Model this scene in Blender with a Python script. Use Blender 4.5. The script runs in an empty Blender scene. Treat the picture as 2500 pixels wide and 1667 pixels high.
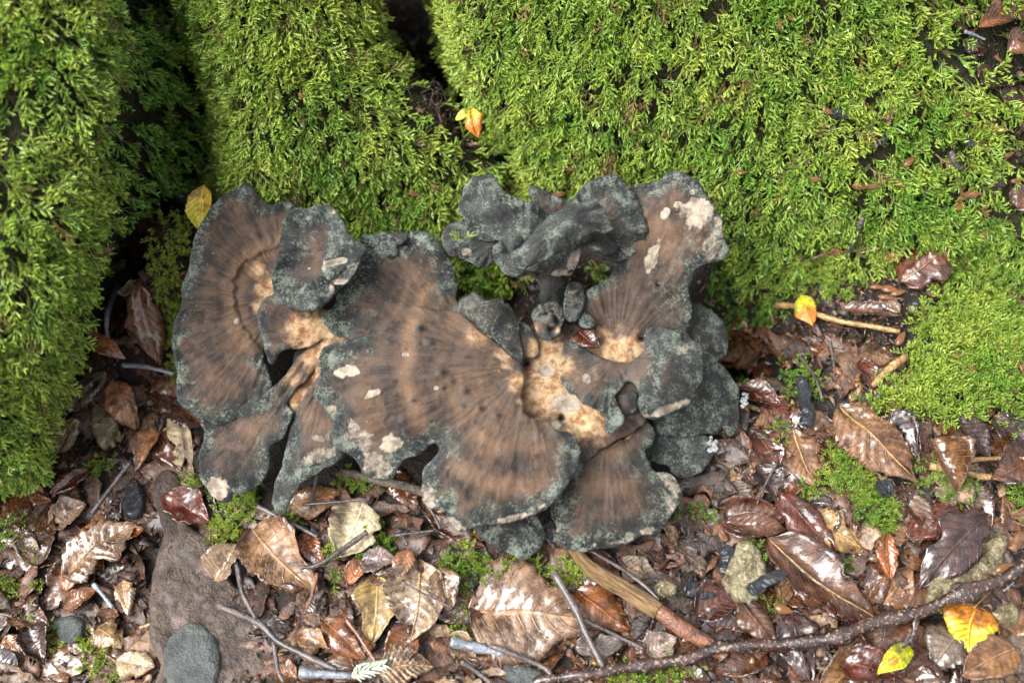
import bpy, math, random
import numpy as np
from mathutils import Vector, Matrix
from mathutils.bvhtree import BVHTree
from mathutils.geometry import delaunay_2d_cdt

C = bpy.context.scene.collection
SC = bpy.context.scene
R = math.radians

# ------------------------------------------------------------------ camera
PITCH = R(60.0); DIST = 0.85; FRAME = 0.75          # metres; frame width at the subject
K = FRAME / 2500.0                                   # metres per photo pixel at the subject
FWD = np.array([0.0, math.cos(PITCH), -math.sin(PITCH)])
UP = np.array([0.0, math.sin(PITCH), math.cos(PITCH)])
RT = np.array([1.0, 0.0, 0.0])
CAM = -FWD * DIST
cd = bpy.data.cameras.new('camera'); cam = bpy.data.objects.new('camera', cd); C.objects.link(cam)
cam.location = CAM; cam.rotation_euler = (math.pi / 2 - PITCH, 0, 0)
cd.sensor_width = 36.0; cd.lens = 36.0 * DIST / FRAME
cd.clip_start = 0.01; cd.clip_end = 60.0
cd.dof.use_dof = True; cd.dof.focus_distance = DIST - 0.050; cd.dof.aperture_fstop = 3.8
SC.camera = cam
SC.render.engine = 'CYCLES'

# ------------------------------------------------------------------ sky, light, exposure
SUN_EL, SUN_AZ = R(54), R(-108)        # azimuth measured from +y towards +x
w = bpy.data.worlds.new('World'); SC.world = w; w.use_nodes = True
wn = w.node_tree; wn.nodes.clear()
sky = wn.nodes.new('ShaderNodeTexSky'); sky.sky_type = 'NISHITA'; sky.sun_disc = False
sky.sun_elevation = SUN_EL; sky.sun_rotation = SUN_AZ
sky.air_density = 1.0; sky.dust_density = 6.0; sky.ozone_density = 1.0
hs = wn.nodes.new('ShaderNodeHueSaturation'); hs.inputs['Saturation'].default_value = 0.15
bg = wn.nodes.new('ShaderNodeBackground'); bg.inputs['Strength'].default_value = 0.125
wo = wn.nodes.new('ShaderNodeOutputWorld')
wn.links.new(sky.outputs[0], hs.inputs['Color']); wn.links.new(hs.outputs[0], bg.inputs['Color'])
wn.links.new(bg.outputs[0], wo.inputs[0])
sl = bpy.data.lights.new('sun', 'SUN'); sl.energy = 1.5; sl.angle = R(45); sl.color = (1.0, 0.98, 0.95)
so = bpy.data.objects.new('sun', sl); C.objects.link(so)
sd = Vector((math.sin(SUN_AZ) * math.cos(SUN_EL), math.cos(SUN_AZ) * math.cos(SUN_EL), math.sin(SUN_EL)))
so.rotation_euler = sd.to_track_quat('Z', 'Y').to_euler(); so.location = sd * 3
SC.view_settings.view_transform = 'Standard'; SC.view_settings.look = 'None'
SC.view_settings.gamma = 1.0; SC.view_settings.exposure = 1.88
SC.cycles.use_denoising = True
SC.cycles.max_bounces = 6; SC.cycles.diffuse_bounces = 3; SC.cycles.glossy_bounces = 2
SC.cycles.transmission_bounces = 3

# ------------------------------------------------------------------ maths helpers
def ray(px, py):
    px = np.asarray(px, float); py = np.asarray(py, float)
    return (FWD * DIST + ((px - 1250) * K)[..., None] * RT + ((833.5 - py) * K)[..., None] * UP)
def Pz(px, py, h):                    # point seen at (px,py) lying h metres above z = 0
    d = ray(px, py); t = (np.asarray(h, float) - CAM[2]) / d[..., 2]
    return CAM + d * t[..., None]
def Ps(px, py, s):                    # point seen at (px,py) lying s metres nearer than the subject plane
    d = ray(px, py); return CAM + d * ((DIST - np.asarray(s, float)) / DIST)[..., None]
def to_px(P):
    v = P - CAM; z = v @ FWD
    return 1250 + (v @ RT) / z * DIST / K, 833.5 - (v @ UP) / z * DIST / K
def S(x): x = np.clip(x, 0, 1); return x * x * (3 - 2 * x)
def hash2(ix, iy, seed):
    n = (ix.astype(np.int64) * 374761393 + iy.astype(np.int64) * 668265263 + seed * 974711) & 0x7fffffff
    n = ((n ^ (n >> 13)) * 1274126177) & 0x7fffffff
    n = (n ^ (n >> 16)) & 0xffff
    return n / 32767.5 - 1.0
def vnoise(x, y, seed=0):
    x = np.asarray(x, float); y = np.asarray(y, float)
    ix = np.floor(x); iy = np.floor(y); fx = x - ix; fy = y - iy
    fx = fx * fx * fx * (fx * (fx * 6 - 15) + 10); fy = fy * fy * fy * (fy * (fy * 6 - 15) + 10)
    a = hash2(ix, iy, seed); b = hash2(ix + 1, iy, seed); c = hash2(ix, iy + 1, seed); d = hash2(ix + 1, iy + 1, seed)
    return (a * (1 - fx) + b * fx) * (1 - fy) + (c * (1 - fx) + d * fx) * fy
def fbm(x, y, seed=0, o=4):
    v = 0; a = 1.0; t = 0
    for i in range(o):
        v = v + a * vnoise(np.asarray(x) * 2 ** i, np.asarray(y) * 2 ** i, seed + i * 17); t += a; a *= 0.5
    return v / t
def inside(poly, x, y):
    poly = np.asarray(poly, float); r = np.zeros(x.shape, bool)
    a = poly; b = np.roll(poly, -1, 0)
    for (x0, y0), (x1, y1) in zip(a, b):
        if y0 == y1: continue
        c = ((y0 > y) != (y1 > y)) & (x < (x1 - x0) * (y - y0) / (y1 - y0) + x0); r ^= c
    return r
def edist(poly, x, y):
    a = np.asarray(poly, float); b = np.roll(a, -1, 0); m = np.full(x.shape, 1e9)
    for (x0, y0), (x1, y1) in zip(a, b):
        dx, dy = x1 - x0, y1 - y0; L = dx * dx + dy * dy + 1e-9
        t = np.clip(((x - x0) * dx + (y - y0) * dy) / L, 0, 1)
        m = np.minimum(m, (x - x0 - t * dx) ** 2 + (y - y0 - t * dy) ** 2)
    return np.sqrt(m)
def spline(pts, n=8, closed=False):
    p = np.asarray(pts, float); m = len(p); out = []
    rng = range(m) if closed else range(m - 1)
    for i in rng:
        g = (lambda k: p[k % m]) if closed else (lambda k: p[min(max(k, 0), m - 1)])
        p0, p1, p2, p3 = g(i - 1), g(i), g(i + 1), g(i + 2)
        t = np.linspace(0, 1, n, endpoint=False)[:, None]
        out.append(0.5 * (2 * p1 + (p2 - p0) * t + (2 * p0 - 5 * p1 + 4 * p2 - p3) * t ** 2 + (-p0 + 3 * p1 - 3 * p2 + p3) * t ** 3))
    if not closed: out.append(p[-1:])
    return np.concatenate(out)
def resample(p, step, closed=True):
    q = np.vstack([p, p[:1]]) if closed else p
    d = np.r_[0, np.cumsum(np.linalg.norm(np.diff(q, axis=0), axis=1))]
    n = max(int(round(d[-1] / step)), 6); t = np.linspace(0, d[-1], n + (not closed), endpoint=not closed)
    return np.stack([np.interp(t, d, q[:, k]) for k in range(q.shape[1])], 1)
def tps(ctrl):
    c = np.asarray(ctrl, float); X = c[:, :2] / 100.0; n = len(c)
    def U(r2): return 0.5 * r2 * np.log(r2 + 1e-9)
    A = np.zeros((n + 3, n + 3)); d2 = ((X[:, None] - X[None]) ** 2).sum(-1)
    A[:n, :n] = U(d2) + np.eye(n) * 0.05; A[:n, n] = 1; A[:n, n + 1:] = X; A[n, :n] = 1; A[n + 1:, :n] = X.T
    wv = np.linalg.lstsq(A, np.r_[c[:, 2], 0, 0, 0], rcond=None)[0]
    def f(x, y):
        q = np.stack([x, y], -1) / 100.0; r2 = ((q[..., None, :] - X) ** 2).sum(-1)
        return U(r2) @ wv[:n] + wv[n] + q @ wv[n + 1:]
    lo, hi = c[:, 2].min() - 25, c[:, 2].max() + 25
    return lambda x, y: np.clip(f(x, y), lo, hi)
def unit(v): return v / (np.linalg.norm(v, axis=-1, keepdims=True) + 1e-12)

# ------------------------------------------------------------------ mesh + object helpers
def mesh(name, V, F, mats=(), smooth=True, attrs=None):
    me = bpy.data.meshes.new(name); V = np.asarray(V, np.float32)
    if isinstance(F, np.ndarray):
        k = F.shape[1]; me.vertices.add(len(V)); me.vertices.foreach_set('co', V.ravel())
        me.loops.add(F.size); me.loops.foreach_set('vertex_index', F.astype(np.int32).ravel())
        me.polygons.add(len(F)); me.polygons.foreach_set('loop_start', np.arange(0, F.size, k, dtype=np.int32))
        try: me.polygons.foreach_set('loop_total', np.full(len(F), k, np.int32))
        except Exception: pass
        me.update(calc_edges=True)
    else:
        me.from_pydata([tuple(map(float, v)) for v in V], [], F)
    if smooth: me.polygons.foreach_set('use_smooth', np.ones(len(me.polygons), bool))
    for k_, v in (attrs or {}).items():
        v = np.asarray(v, np.float32)
        if v.ndim == 1: a = me.attributes.new(k_, 'FLOAT', 'POINT'); a.data.foreach_set('value', v)
        else: a = me.attributes.new(k_, 'FLOAT_VECTOR', 'POINT'); a.data.foreach_set('vector', v.ravel())
    for m in mats: me.materials.append(m)
    me.update(); return me
def link(name, me, parent=None, label=None, cat=None, group=None, kind=None, color=None):
    o = bpy.data.objects.new(name, me); C.objects.link(o)
    if parent is not None: o.parent = parent
    if label: o['label'] = label
    if cat: o['category'] = cat
    if group: o['group'] = group
    if kind: o['kind'] = kind
    if color is not None: o.color = (*color, 1.0)
    return o
def recentre(me, c):
    n = len(me.vertices); a = np.empty(n * 3, np.float32); me.vertices.foreach_get('co', a)
    a = a.reshape(-1, 3) - np.asarray(c, np.float32); me.vertices.foreach_set('co', a.ravel()); me.update()
def thing_mesh(name, V, F, mats, label, cat, group=None, color=None, smooth=True, attrs=None, parent=None):
    V = np.asarray(V, float); c = V.mean(0); c[2] = V[:, 2].min()
    me = mesh(name, V - c, F, mats, smooth, attrs)
    o = link(name, me, None, label, cat, group, None, color); o.location = c
    return o
def child_mesh(name, V, F, mats, parent, label=None, color=None, smooth=True, attrs=None, kind=None):
    c = np.array(parent.location)
    if parent.parent is not None: c = c + np.array(parent.parent.location)
    me = mesh(name, np.asarray(V, float) - c, F, mats, smooth, attrs)
    return link(name, me, parent, label, None, None, kind, color)
def empty(name, loc, label, cat, group=None):
    o = link(name, None, None, label, cat, group); o.location = loc; o.empty_display_size = 0.02
    return o
def tube(path, rad, sides=7, jitter=0.0, seed=0, cap=True):
    p = np.asarray(path, float); n = len(p); rad = np.broadcast_to(np.asarray(rad, float), (n,))
    t = unit(np.gradient(p, axis=0)); ref = np.array([0.03, 0.1, 1.0])
    u = unit(np.cross(t, ref)); v = np.cross(t, u); rs = np.random.RandomState(seed)
    a = np.linspace(0, 2 * np.pi, sides, endpoint=False)
    rr = rad[:, None] * (1 + jitter * rs.uniform(-1, 1, (n, sides)))
    V = p[:, None] + rr[..., None] * (np.cos(a)[None, :, None] * u[:, None] + np.sin(a)[None, :, None] * v[:, None])
    V = V.reshape(-1, 3); F = []
    for i in range(n - 1):
        for j in range(sides):
            k = (j + 1) % sides; F.append((i * sides + j, i * sides + k, (i + 1) * sides + k, (i + 1) * sides + j))
    if cap: F.append(tuple(range(sides))[::-1]); F.append(tuple((n - 1) * sides + j for j in range(sides)))
    return V, F
def merge(parts):
    V = []; F = []; o = 0
    for v, f in parts:
        V.append(np.asarray(v)); F += [tuple(i + o for i in q) for q in f]; o += len(v)
    return np.vstack(V), F

def sheet(outline, step, closed_spline=True, ragged=0.0, seed=0, holes=()):
    """Triangulate an outline: returns px points, tris, boundary flag, distance to the margin."""
    b = resample(spline(outline, 10, True), step)
    if ragged:
        nrm = np.roll(b, -1, 0) - np.roll(b, 1, 0); nrm = unit(np.stack([nrm[:, 1], -nrm[:, 0]], 1))
        s = np.arange(len(b)) * step
        b = b + nrm * (ragged * (fbm(s / 26.0, s * 0 + seed, seed, 3) * 1.3 + 0.4 * fbm(s / 7.0, s * 0 + seed, seed + 5, 2)))[:, None]
    lo = b.min(0); hi = b.max(0); st = step
    gx, gy = np.meshgrid(np.arange(lo[0], hi[0] + st, st), np.arange(lo[1], hi[1] + st, st * 0.87))
    gx = gx + (np.arange(gx.shape[0]) % 2 * 0.5 * st)[:, None]
    gx = gx.ravel(); gy = gy.ravel(); rs = np.random.RandomState(seed + 3)
    gx = gx + rs.uniform(-.12, .12, gx.size) * st; gy = gy + rs.uniform(-.12, .12, gy.size) * st
    k = inside(b, gx, gy); gx = gx[k]; gy = gy[k]
    k = edist(b, gx, gy) > 0.55 * st; gx = gx[k]; gy = gy[k]
    pts = [Vector(q) for q in b] + [Vector(q) for q in zip(gx, gy)]
    n = len(b); edges = [(i, (i + 1) % n) for i in range(n)]
    vo, _, fo, *_r = delaunay_2d_cdt(pts, edges, [], 1, 1e-4)
    P = np.array([(v.x, v.y) for v in vo]); F = [tuple(f) for f in fo if len(f) == 3]
    F = np.array(F); a, bb, c = P[F[:, 0]], P[F[:, 1]], P[F[:, 2]]
    cr = (bb[:, 0] - a[:, 0]) * (c[:, 1] - a[:, 1]) - (bb[:, 1] - a[:, 1]) * (c[:, 0] - a[:, 0])
    F = np.where((cr > 0)[:, None], F[:, ::-1], F)           # image y grows downwards: flip so that faces look at the camera
    d = edist(b, P[:, 0], P[:, 1])
    return P, F, d
def boundary(F):
    from collections import Counter
    e = Counter()
    for t in F:
        for i in range(3): e[(min(t[i], t[(i + 1) % 3]), max(t[i], t[(i + 1) % 3]))] += 1
    out = []
    for t in F:
        for i in range(3):
            x, y = t[i], t[(i + 1) % 3]
            if e[(min(x, y), max(x, y))] == 1: out.append((int(x), int(y)))
    return out

# ------------------------------------------------------------------ shader helpers
class NT:
    def __init__(s, name):
        s.m = bpy.data.materials.new(name); s.m.use_nodes = True; s.t = s.m.node_tree; s.t.nodes.clear()
        s.out = s.t.nodes.new('ShaderNodeOutputMaterial')
    def n(s, typ, ins=None, **props):
        nd = s.t.nodes.new('ShaderNode' + typ)
        for k, v in props.items(): setattr(nd, k, v)
        for k, v in (ins or {}).items():
            sock = nd.inputs[k]
            if isinstance(v, bpy.types.NodeSocket): s.t.links.new(v, sock)
            elif isinstance(v, (tuple, list)) and sock.type == 'RGBA' and len(v) == 3: sock.default_value = (*v, 1)
            else: sock.default_value = v
        return nd
    def attr(s, name, out='Fac'): return s.n('Attribute', attribute_name=name).outputs[out]
    def noise(s, vec=None, scale=5.0, detail=4.0, rough=0.55, dist=0.0):
        i = {'Scale': scale, 'Detail': detail, 'Roughness': rough, 'Distortion': dist}
        if vec is not None: i['Vector'] = vec
        return s.n('TexNoise', i).outputs['Fac']
    def math(s, op, a, b=0.0, clamp=False): return s.n('Math', {0: a, 1: b}, operation=op, use_clamp=clamp).outputs[0]
    def mix(s, f, a, b, mode='MIX'):
        nd = s.n('Mix', None, data_type='RGBA', blend_type=mode)
        for k, v in ((0, f), (6, a), (7, b)):
            if isinstance(v, bpy.types.NodeSocket): s.t.links.new(v, nd.inputs[k])
            elif isinstance(v, (tuple, list)): nd.inputs[k].default_value = (*v[:3], 1)
            else: nd.inputs[k].default_value = v
        return nd.outputs[2]
    def ramp(s, f, lo, hi): return s.n('MapRange', {0: f, 1: lo, 2: hi}, clamp=True, interpolation_type='SMOOTHSTEP').outputs[0]
    def co(s, which='Object'): return s.n('TexCoord').outputs[which]
    def bump(s, h, strength=0.5, dist=0.001): return s.n('Bump', {'Height': h, 'Strength': strength, 'Distance': dist}).outputs[0]
    def bsdf(s, color, rough=0.6, normal=None, spec=0.5, coat=0.0, coat_rough=0.15, sheen=0.0, trans=0.0):
        i = {'Base Color': color, 'Roughness': rough, 'Specular IOR Level': spec, 'Coat Weight': coat, 'Coat Roughness': coat_rough, 'Sheen Weight': sheen}
        if normal is not None: i['Normal'] = normal
        b = s.n('BsdfPrincipled', i)
        sh = b.outputs[0]
        if trans:
            tr = s.n('BsdfTranslucent', {'Color': color}).outputs[0]
            sh = s.n('MixShader', {0: trans, 1: sh, 2: tr}).outputs[0]
        s.t.links.new(sh, s.out.inputs[0]); return s.m

# ------------------------------------------------------------------ materials
def mat_moss():
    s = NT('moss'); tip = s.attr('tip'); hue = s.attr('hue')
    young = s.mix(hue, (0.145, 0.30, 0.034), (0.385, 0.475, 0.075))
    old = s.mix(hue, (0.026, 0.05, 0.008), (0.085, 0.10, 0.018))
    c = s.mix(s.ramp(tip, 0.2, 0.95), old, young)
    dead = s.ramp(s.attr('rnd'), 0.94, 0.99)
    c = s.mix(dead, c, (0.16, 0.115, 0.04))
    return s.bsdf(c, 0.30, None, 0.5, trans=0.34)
def mat_soil():
    s = NT('soil'); co = s.co(); n1 = s.noise(co, 60, 6, 0.6); n2 = s.noise(co, 400, 4, 0.6)
    c = s.mix(n1, (0.005, 0.0036, 0.003), (0.02, 0.013, 0.008)); c = s.mix(s.ramp(n2, 0.55, 0.75), c, (0.03, 0.019, 0.012))
    h = s.math('ADD', s.noise(co, 150, 6, 0.65), s.math('MULTIPLY', n2, 0.5))
    return s.bsdf(c, 0.55, s.bump(h, 0.9, 0.004), 0.4)
def mat_root():
    s = NT('mossy_bark'); co = s.co(); n1 = s.noise(co, 45, 6, 0.6); n2 = s.noise(co, 300, 5, 0.6)
    c = s.mix(n1, (0.010, 0.010, 0.005), (0.035, 0.042, 0.012)); c = s.mix(s.ramp(n2, 0.46, 0.62), c, (0.034, 0.022, 0.012))
    return s.bsdf(c, 0.75, s.bump(s.math('ADD', n2, s.noise(co, 110, 6, 0.7)), 1.0, 0.008), 0.25)
def mat_cap():
    s = NT('cap_flesh'); co = s.co(); fib = s.attr('fib', 'Vector')
    streak = s.noise(fib, 7.0, 6, 0.68); fine = s.noise(co, 900, 3, 0.6); mid = s.noise(co, 130, 5, 0.62); big = s.noise(co, 38, 4, 0.55)
    zone = s.noise(s.n('CombineXYZ', {0: s.attr('rad'), 1: s.math('MULTIPLY', big, 0.5), 2: 0.0}).outputs[0], 2.6, 2, 0.5)
    f = s.math('ADD', s.math('MULTIPLY', s.ramp(streak, 0.28, 0.72), 0.42), s.math('MULTIPLY', s.ramp(zone, 0.35, 0.7), 0.22))
    f = s.math('ADD', f, s.math('MULTIPLY', s.math('SUBTRACT', big, 0.5), 0.9)); f = s.math('ADD', f, s.math('MULTIPLY', s.math('SUBTRACT', mid, 0.5), 0.5))
    f = s.math('ADD', f, s.math('SUBTRACT', s.attr('tan'), 0.26), True)
    brown = s.mix(f, (0.018, 0.0125, 0.0105), (0.215, 0.121, 0.066))
    brown = s.mix(s.math('MULTIPLY', s.ramp(s.noise(co, 75, 4, 0.6), 0.5, 0.7), 0.45), brown, (0.105, 0.072, 0.064))
    orange = s.mix(s.ramp(s.noise(co, 160, 5, 0.65), 0.36, 0.62), (0.26, 0.105, 0.034), (0.62, 0.43, 0.235))
    pale = s.attr('pale'); pf = s.ramp(s.math('ADD', pale, s.math('MULTIPLY', s.math('SUBTRACT', s.noise(co, 110, 6, 0.68), 0.5), 1.1)), 0.3, 0.9)
    c = s.mix(pf, brown, orange)
    fleck = s.noise(co, 520, 5, 0.9)
    cn = s.noise(co, 80, 4, 0.6)
    hair = s.noise(fib, 62.0, 4, 0.75)
    c = s.mix(s.math('MULTIPLY', s.ramp(hair, 0.51, 0.60), 0.5), c, s.mix(1.0, c, (0.42, 0.42, 0.44), 'MULTIPLY'))
    fr = s.math('ADD', fleck, s.math('MULTIPLY', s.math('SUBTRACT', cn, 0.5), 0.7))
    def strands(sc_, w_, d_):
        q = s.math('ABSOLUTE', s.math('SUBTRACT', s.noise(co, sc_, 2, 0.5, d_), 0.5)); return s.ramp(q, w_, w_ * 0.25)
    st = s.math('MAXIMUM', s.math('MULTIPLY', strands(230, 0.035, 1.2), 0.9), strands(420, 0.05, 0.8))
    st = s.math('MULTIPLY', st, s.ramp(s.noise(co, 45, 4, 0.6), 0.46, 0.66))
    slate = s.mix(s.ramp(fr, 0.50, 0.62), (0.0042, 0.0058, 0.0053), (0.165, 0.192, 0.152))
    slate = s.mix(s.math('MULTIPLY', st, 0.5), slate, (0.135, 0.165, 0.14))
    slate = s.mix(s.math('MULTIPLY', s.ramp(s.noise(co, 60, 4, 0.6), 0.45, 0.7), 0.55), slate, s.mix(1.0, slate, (0.35, 0.36, 0.38), 'MULTIPLY'))
    rim = s.attr('rim'); rf = s.ramp(s.math('ADD', rim, s.math('ADD', s.math('MULTIPLY', s.math('SUBTRACT', mid, 0.5), 0.8), s.math('MULTIPLY', s.math('SUBTRACT', streak, 0.5), 0.6))), 0.10, 0.85)
    c = s.mix(rf, c, slate)
    speck = s.ramp(s.noise(co, 420, 2, 0.5), 0.72, 0.78)
    c = s.mix(s.math('MULTIPLY', speck, 0.6), c, (0.33, 0.31, 0.28))
    pt = s.attr('patch'); pn = s.math('ADD', pt, s.math('ADD', s.math('MULTIPLY', s.math('SUBTRACT', streak, 0.5), 0.8), s.math('MULTIPLY', s.math('SUBTRACT', s.noise(co, 330, 4, 0.7), 0.5), 0.55)))
    pp = s.math('MULTIPLY', s.ramp(pn, 0.36, 0.82), s.ramp(pt, 0.02, 0.2))
    c = s.mix(pp, c, s.mix(s.ramp(mid, 0.35, 0.6), (0.19, 0.145, 0.11), (0.40, 0.335, 0.26)))
    c = s.mix(s.attr('under'), c, (0.21, 0.155, 0.12))
    dk = s.attr('wart'); c = s.mix(dk, c, (0.016, 0.014, 0.014))  # darkens warts and the stump, and paints shade into the holes
    h = s.math('ADD', s.math('ADD', s.math('MULTIPLY', fine, 0.7), s.math('MULTIPLY', hair, 0.9)), s.math('ADD', s.math('MULTIPLY', streak, 0.9), s.math('MULTIPLY', mid, 1.2)))
    h = s.math('SUBTRACT', h, s.math('MULTIPLY', pp, 1.1))
    return s.bsdf(c, 0.82, s.bump(h, 0.9, 0.0026), 0.25, sheen=0.08)
def mat_leaf(name='wet_leaf', second=None, gloss=0.17, coat=0.7):
    s = NT(name); oi = s.n('ObjectInfo'); uv = s.attr('leafuv', 'Vector'); sep = s.n('SeparateXYZ', {0: uv}); u, v = sep.outputs[0], sep.outputs[1]
    rnd = oi.outputs['Random']; co = s.co()
    off = s.n('VectorMath', {0: co, 1: s.n('CombineXYZ', {0: rnd, 1: s.math('MULTIPLY', rnd, 3.1), 2: 0.0}).outputs[0]}, operation='ADD').outputs[0]
    av = s.math('ABSOLUTE', v)
    ph = s.math('SUBTRACT', u, s.math('MULTIPLY', av, 0.26))
    saw = s.math('ABSOLUTE', s.math('SUBTRACT', s.math('FRACT', s.math('MULTIPLY', ph, 9.0)), 0.5))
    vein = s.ramp(saw, 0.10, 0.02); mid = s.ramp(av, 0.07, 0.02)
    ve = s.math('MAXIMUM', s.math('MULTIPLY', vein, 0.75), mid)
    n1 = s.noise(off, 70, 5, 0.62); n2 = s.noise(off, 300, 5, 0.65); n3 = s.noise(off, 30, 2, 0.5); n4 = s.noise(off, 120, 3, 0.55)
    base = oi.outputs['Color']
    dark = s.mix(1.0, base, (0.28, 0.24, 0.23), 'MULTIPLY'); lite = s.mix(1.0, base, (1.35, 1.3, 1.2), 'MULTIPLY')
    c = s.mix(s.ramp(s.math('ADD', n1, s.math('MULTIPLY', s.math('SUBTRACT', n2, 0.5), 0.5)), 0.34, 0.62), dark, lite)
    c = s.mix(s.math('MULTIPLY', s.ramp(n2, 0.55, 0.68), 0.55), c, dark)
    c = s.mix(s.math('MULTIPLY', s.ramp(av, 0.75, 1.0), 0.4), c, dark)
    if second is not None:
        c = s.mix(s.ramp(s.math('ADD', n3, s.math('MULTIPLY', s.math('SUBTRACT', u, 0.5), 0.9)), 0.42, 0.56), c, second)
        c = s.mix(s.math('MULTIPLY', s.ramp(s.noise(off, 110, 2, 0.5), 0.62, 0.68), 0.8), c, (0.25, 0.07, 0.015))
    c = s.mix(s.math('MULTIPLY', s.ramp(saw, 0.30, 0.12), 0.35), c, dark)
    c = s.mix(s.math('MULTIPLY', ve, 0.6), c, s.mix(1.0, base, (1.9, 1.8, 1.5), 'MULTIPLY'))
    c = s.mix(s.math('MULTIPLY', s.ramp(n2, 0.66, 0.7), 0.6), c, (0.02, 0.013, 0.01))
    h = s.math('ADD', s.math('MULTIPLY', ve, 0.8), s.math('ADD', s.math('MULTIPLY', n1, 1.2), s.math('ADD', s.math('MULTIPLY', n4, 0.5), s.math('MULTIPLY', n2, 0.16))))
    wet = s.ramp(s.math('ADD', n3, s.math('MULTIPLY', s.math('SUBTRACT', n4, 0.5), 0.8)), 0.36, 0.56)
    rough = s.math('ADD', gloss, s.math('MULTIPLY', s.math('SUBTRACT', 1.0, wet), 0.38))
    return s.bsdf(c, rough, s.bump(h, 0.6, 0.0024), 0.5, coat=s.math('MULTIPLY', wet, coat), coat_rough=0.13, trans=0.10)
def mat_bark(name, a, b, gloss=0.35, spots=0.0, scale=1.0, bmp=0.9):
    s = NT(name); co = s.co(); n1 = s.noise(co, 90 * scale, 5, 0.6); n2 = s.noise(co, 420 * scale, 3, 0.6)
    c = s.mix(s.ramp(n1, 0.35, 0.65), a, b)
    if spots: c = s.mix(s.math('MULTIPLY', s.ramp(n2, 0.56, 0.64), spots), c, (0.26, 0.18, 0.115))
    h = s.math('ADD', n1, s.math('MULTIPLY', n2, 0.9))
    return s.bsdf(c, gloss, s.bump(h, bmp, 0.003), 0.5, coat=0.5 if gloss < 0.5 else 0.0)
def mat_wood(name, a, b, c3, gloss):
    s = NT(name); fib = s.attr('fib', 'Vector'); n1 = s.noise(fib, 3.0, 5, 0.7); n2 = s.noise(s.co(), 500, 3, 0.6); n3 = s.noise(fib, 9.0, 3, 0.6)
    c = s.mix(s.ramp(n1, 0.36, 0.62), a, b); c = s.mix(s.math('MULTIPLY', s.ramp(n3, 0.56, 0.68), 0.8), c, c3)
    return s.bsdf(c, gloss, s.bump(s.math('ADD', s.math('MULTIPLY', n1, 1.5), s.math('ADD', n3, s.math('MULTIPLY', n2, 0.3))), 0.9, 0.003), 0.4)
def mat_stone(name, a, b, c3, scale=1.0, rough=0.75, bump=0.8, coat=0.0):
    s = NT(name); co = s.co(); n1 = s.noise(co, 50 * scale, 6, 0.62); n2 = s.noise(co, 500 * scale, 4, 0.65); n3 = s.noise(co, 170 * scale, 4, 0.6)
    c = s.mix(s.ramp(n1, 0.35, 0.65), a, b); c = s.mix(s.math('MULTIPLY', s.ramp(n3, 0.55, 0.66), 0.8), c, c3)
    c = s.mix(s.math('MULTIPLY', s.ramp(n2, 0.55, 0.7), 0.45), c, a)
    return s.bsdf(c, rough, s.bump(s.math('ADD', n3, s.math('MULTIPLY', n2, 0.8)), bump, 0.0045), 0.4, coat=coat)
def mat_debris():
    s = NT('litter_crumbs'); a = s.attr('tint'); r = s.attr('tone'); co = s.co(); n1 = s.noise(co, 130, 5, 0.65); n2 = s.noise(co, 420, 4, 0.65)
    c = s.mix(a, (0.014, 0.008, 0.006), (0.085, 0.034, 0.015)); c = s.mix(s.ramp(r, 0.78, 0.98), c, (0.23, 0.155, 0.10))
    c = s.mix(s.ramp(r, 0.3, 0.1), c, (0.012, 0.010, 0.010))
    c = s.mix(s.ramp(n1, 0.35, 0.65), s.mix(1.0, c, (0.35, 0.32, 0.31), 'MULTIPLY'), s.mix(1.0, c, (1.5, 1.45, 1.35), 'MULTIPLY'))
    c = s.mix(s.math('MULTIPLY', s.ramp(n2, 0.58, 0.68), 0.6), c, (0.012, 0.009, 0.007))
    return s.bsdf(c, s.math('ADD', 0.22, s.math('MULTIPLY', n1, 0.4)), s.bump(s.math('ADD', n1, s.math('MULTIPLY', n2, 0.4)), 0.8, 0.003), 0.45, coat=0.2)
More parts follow.
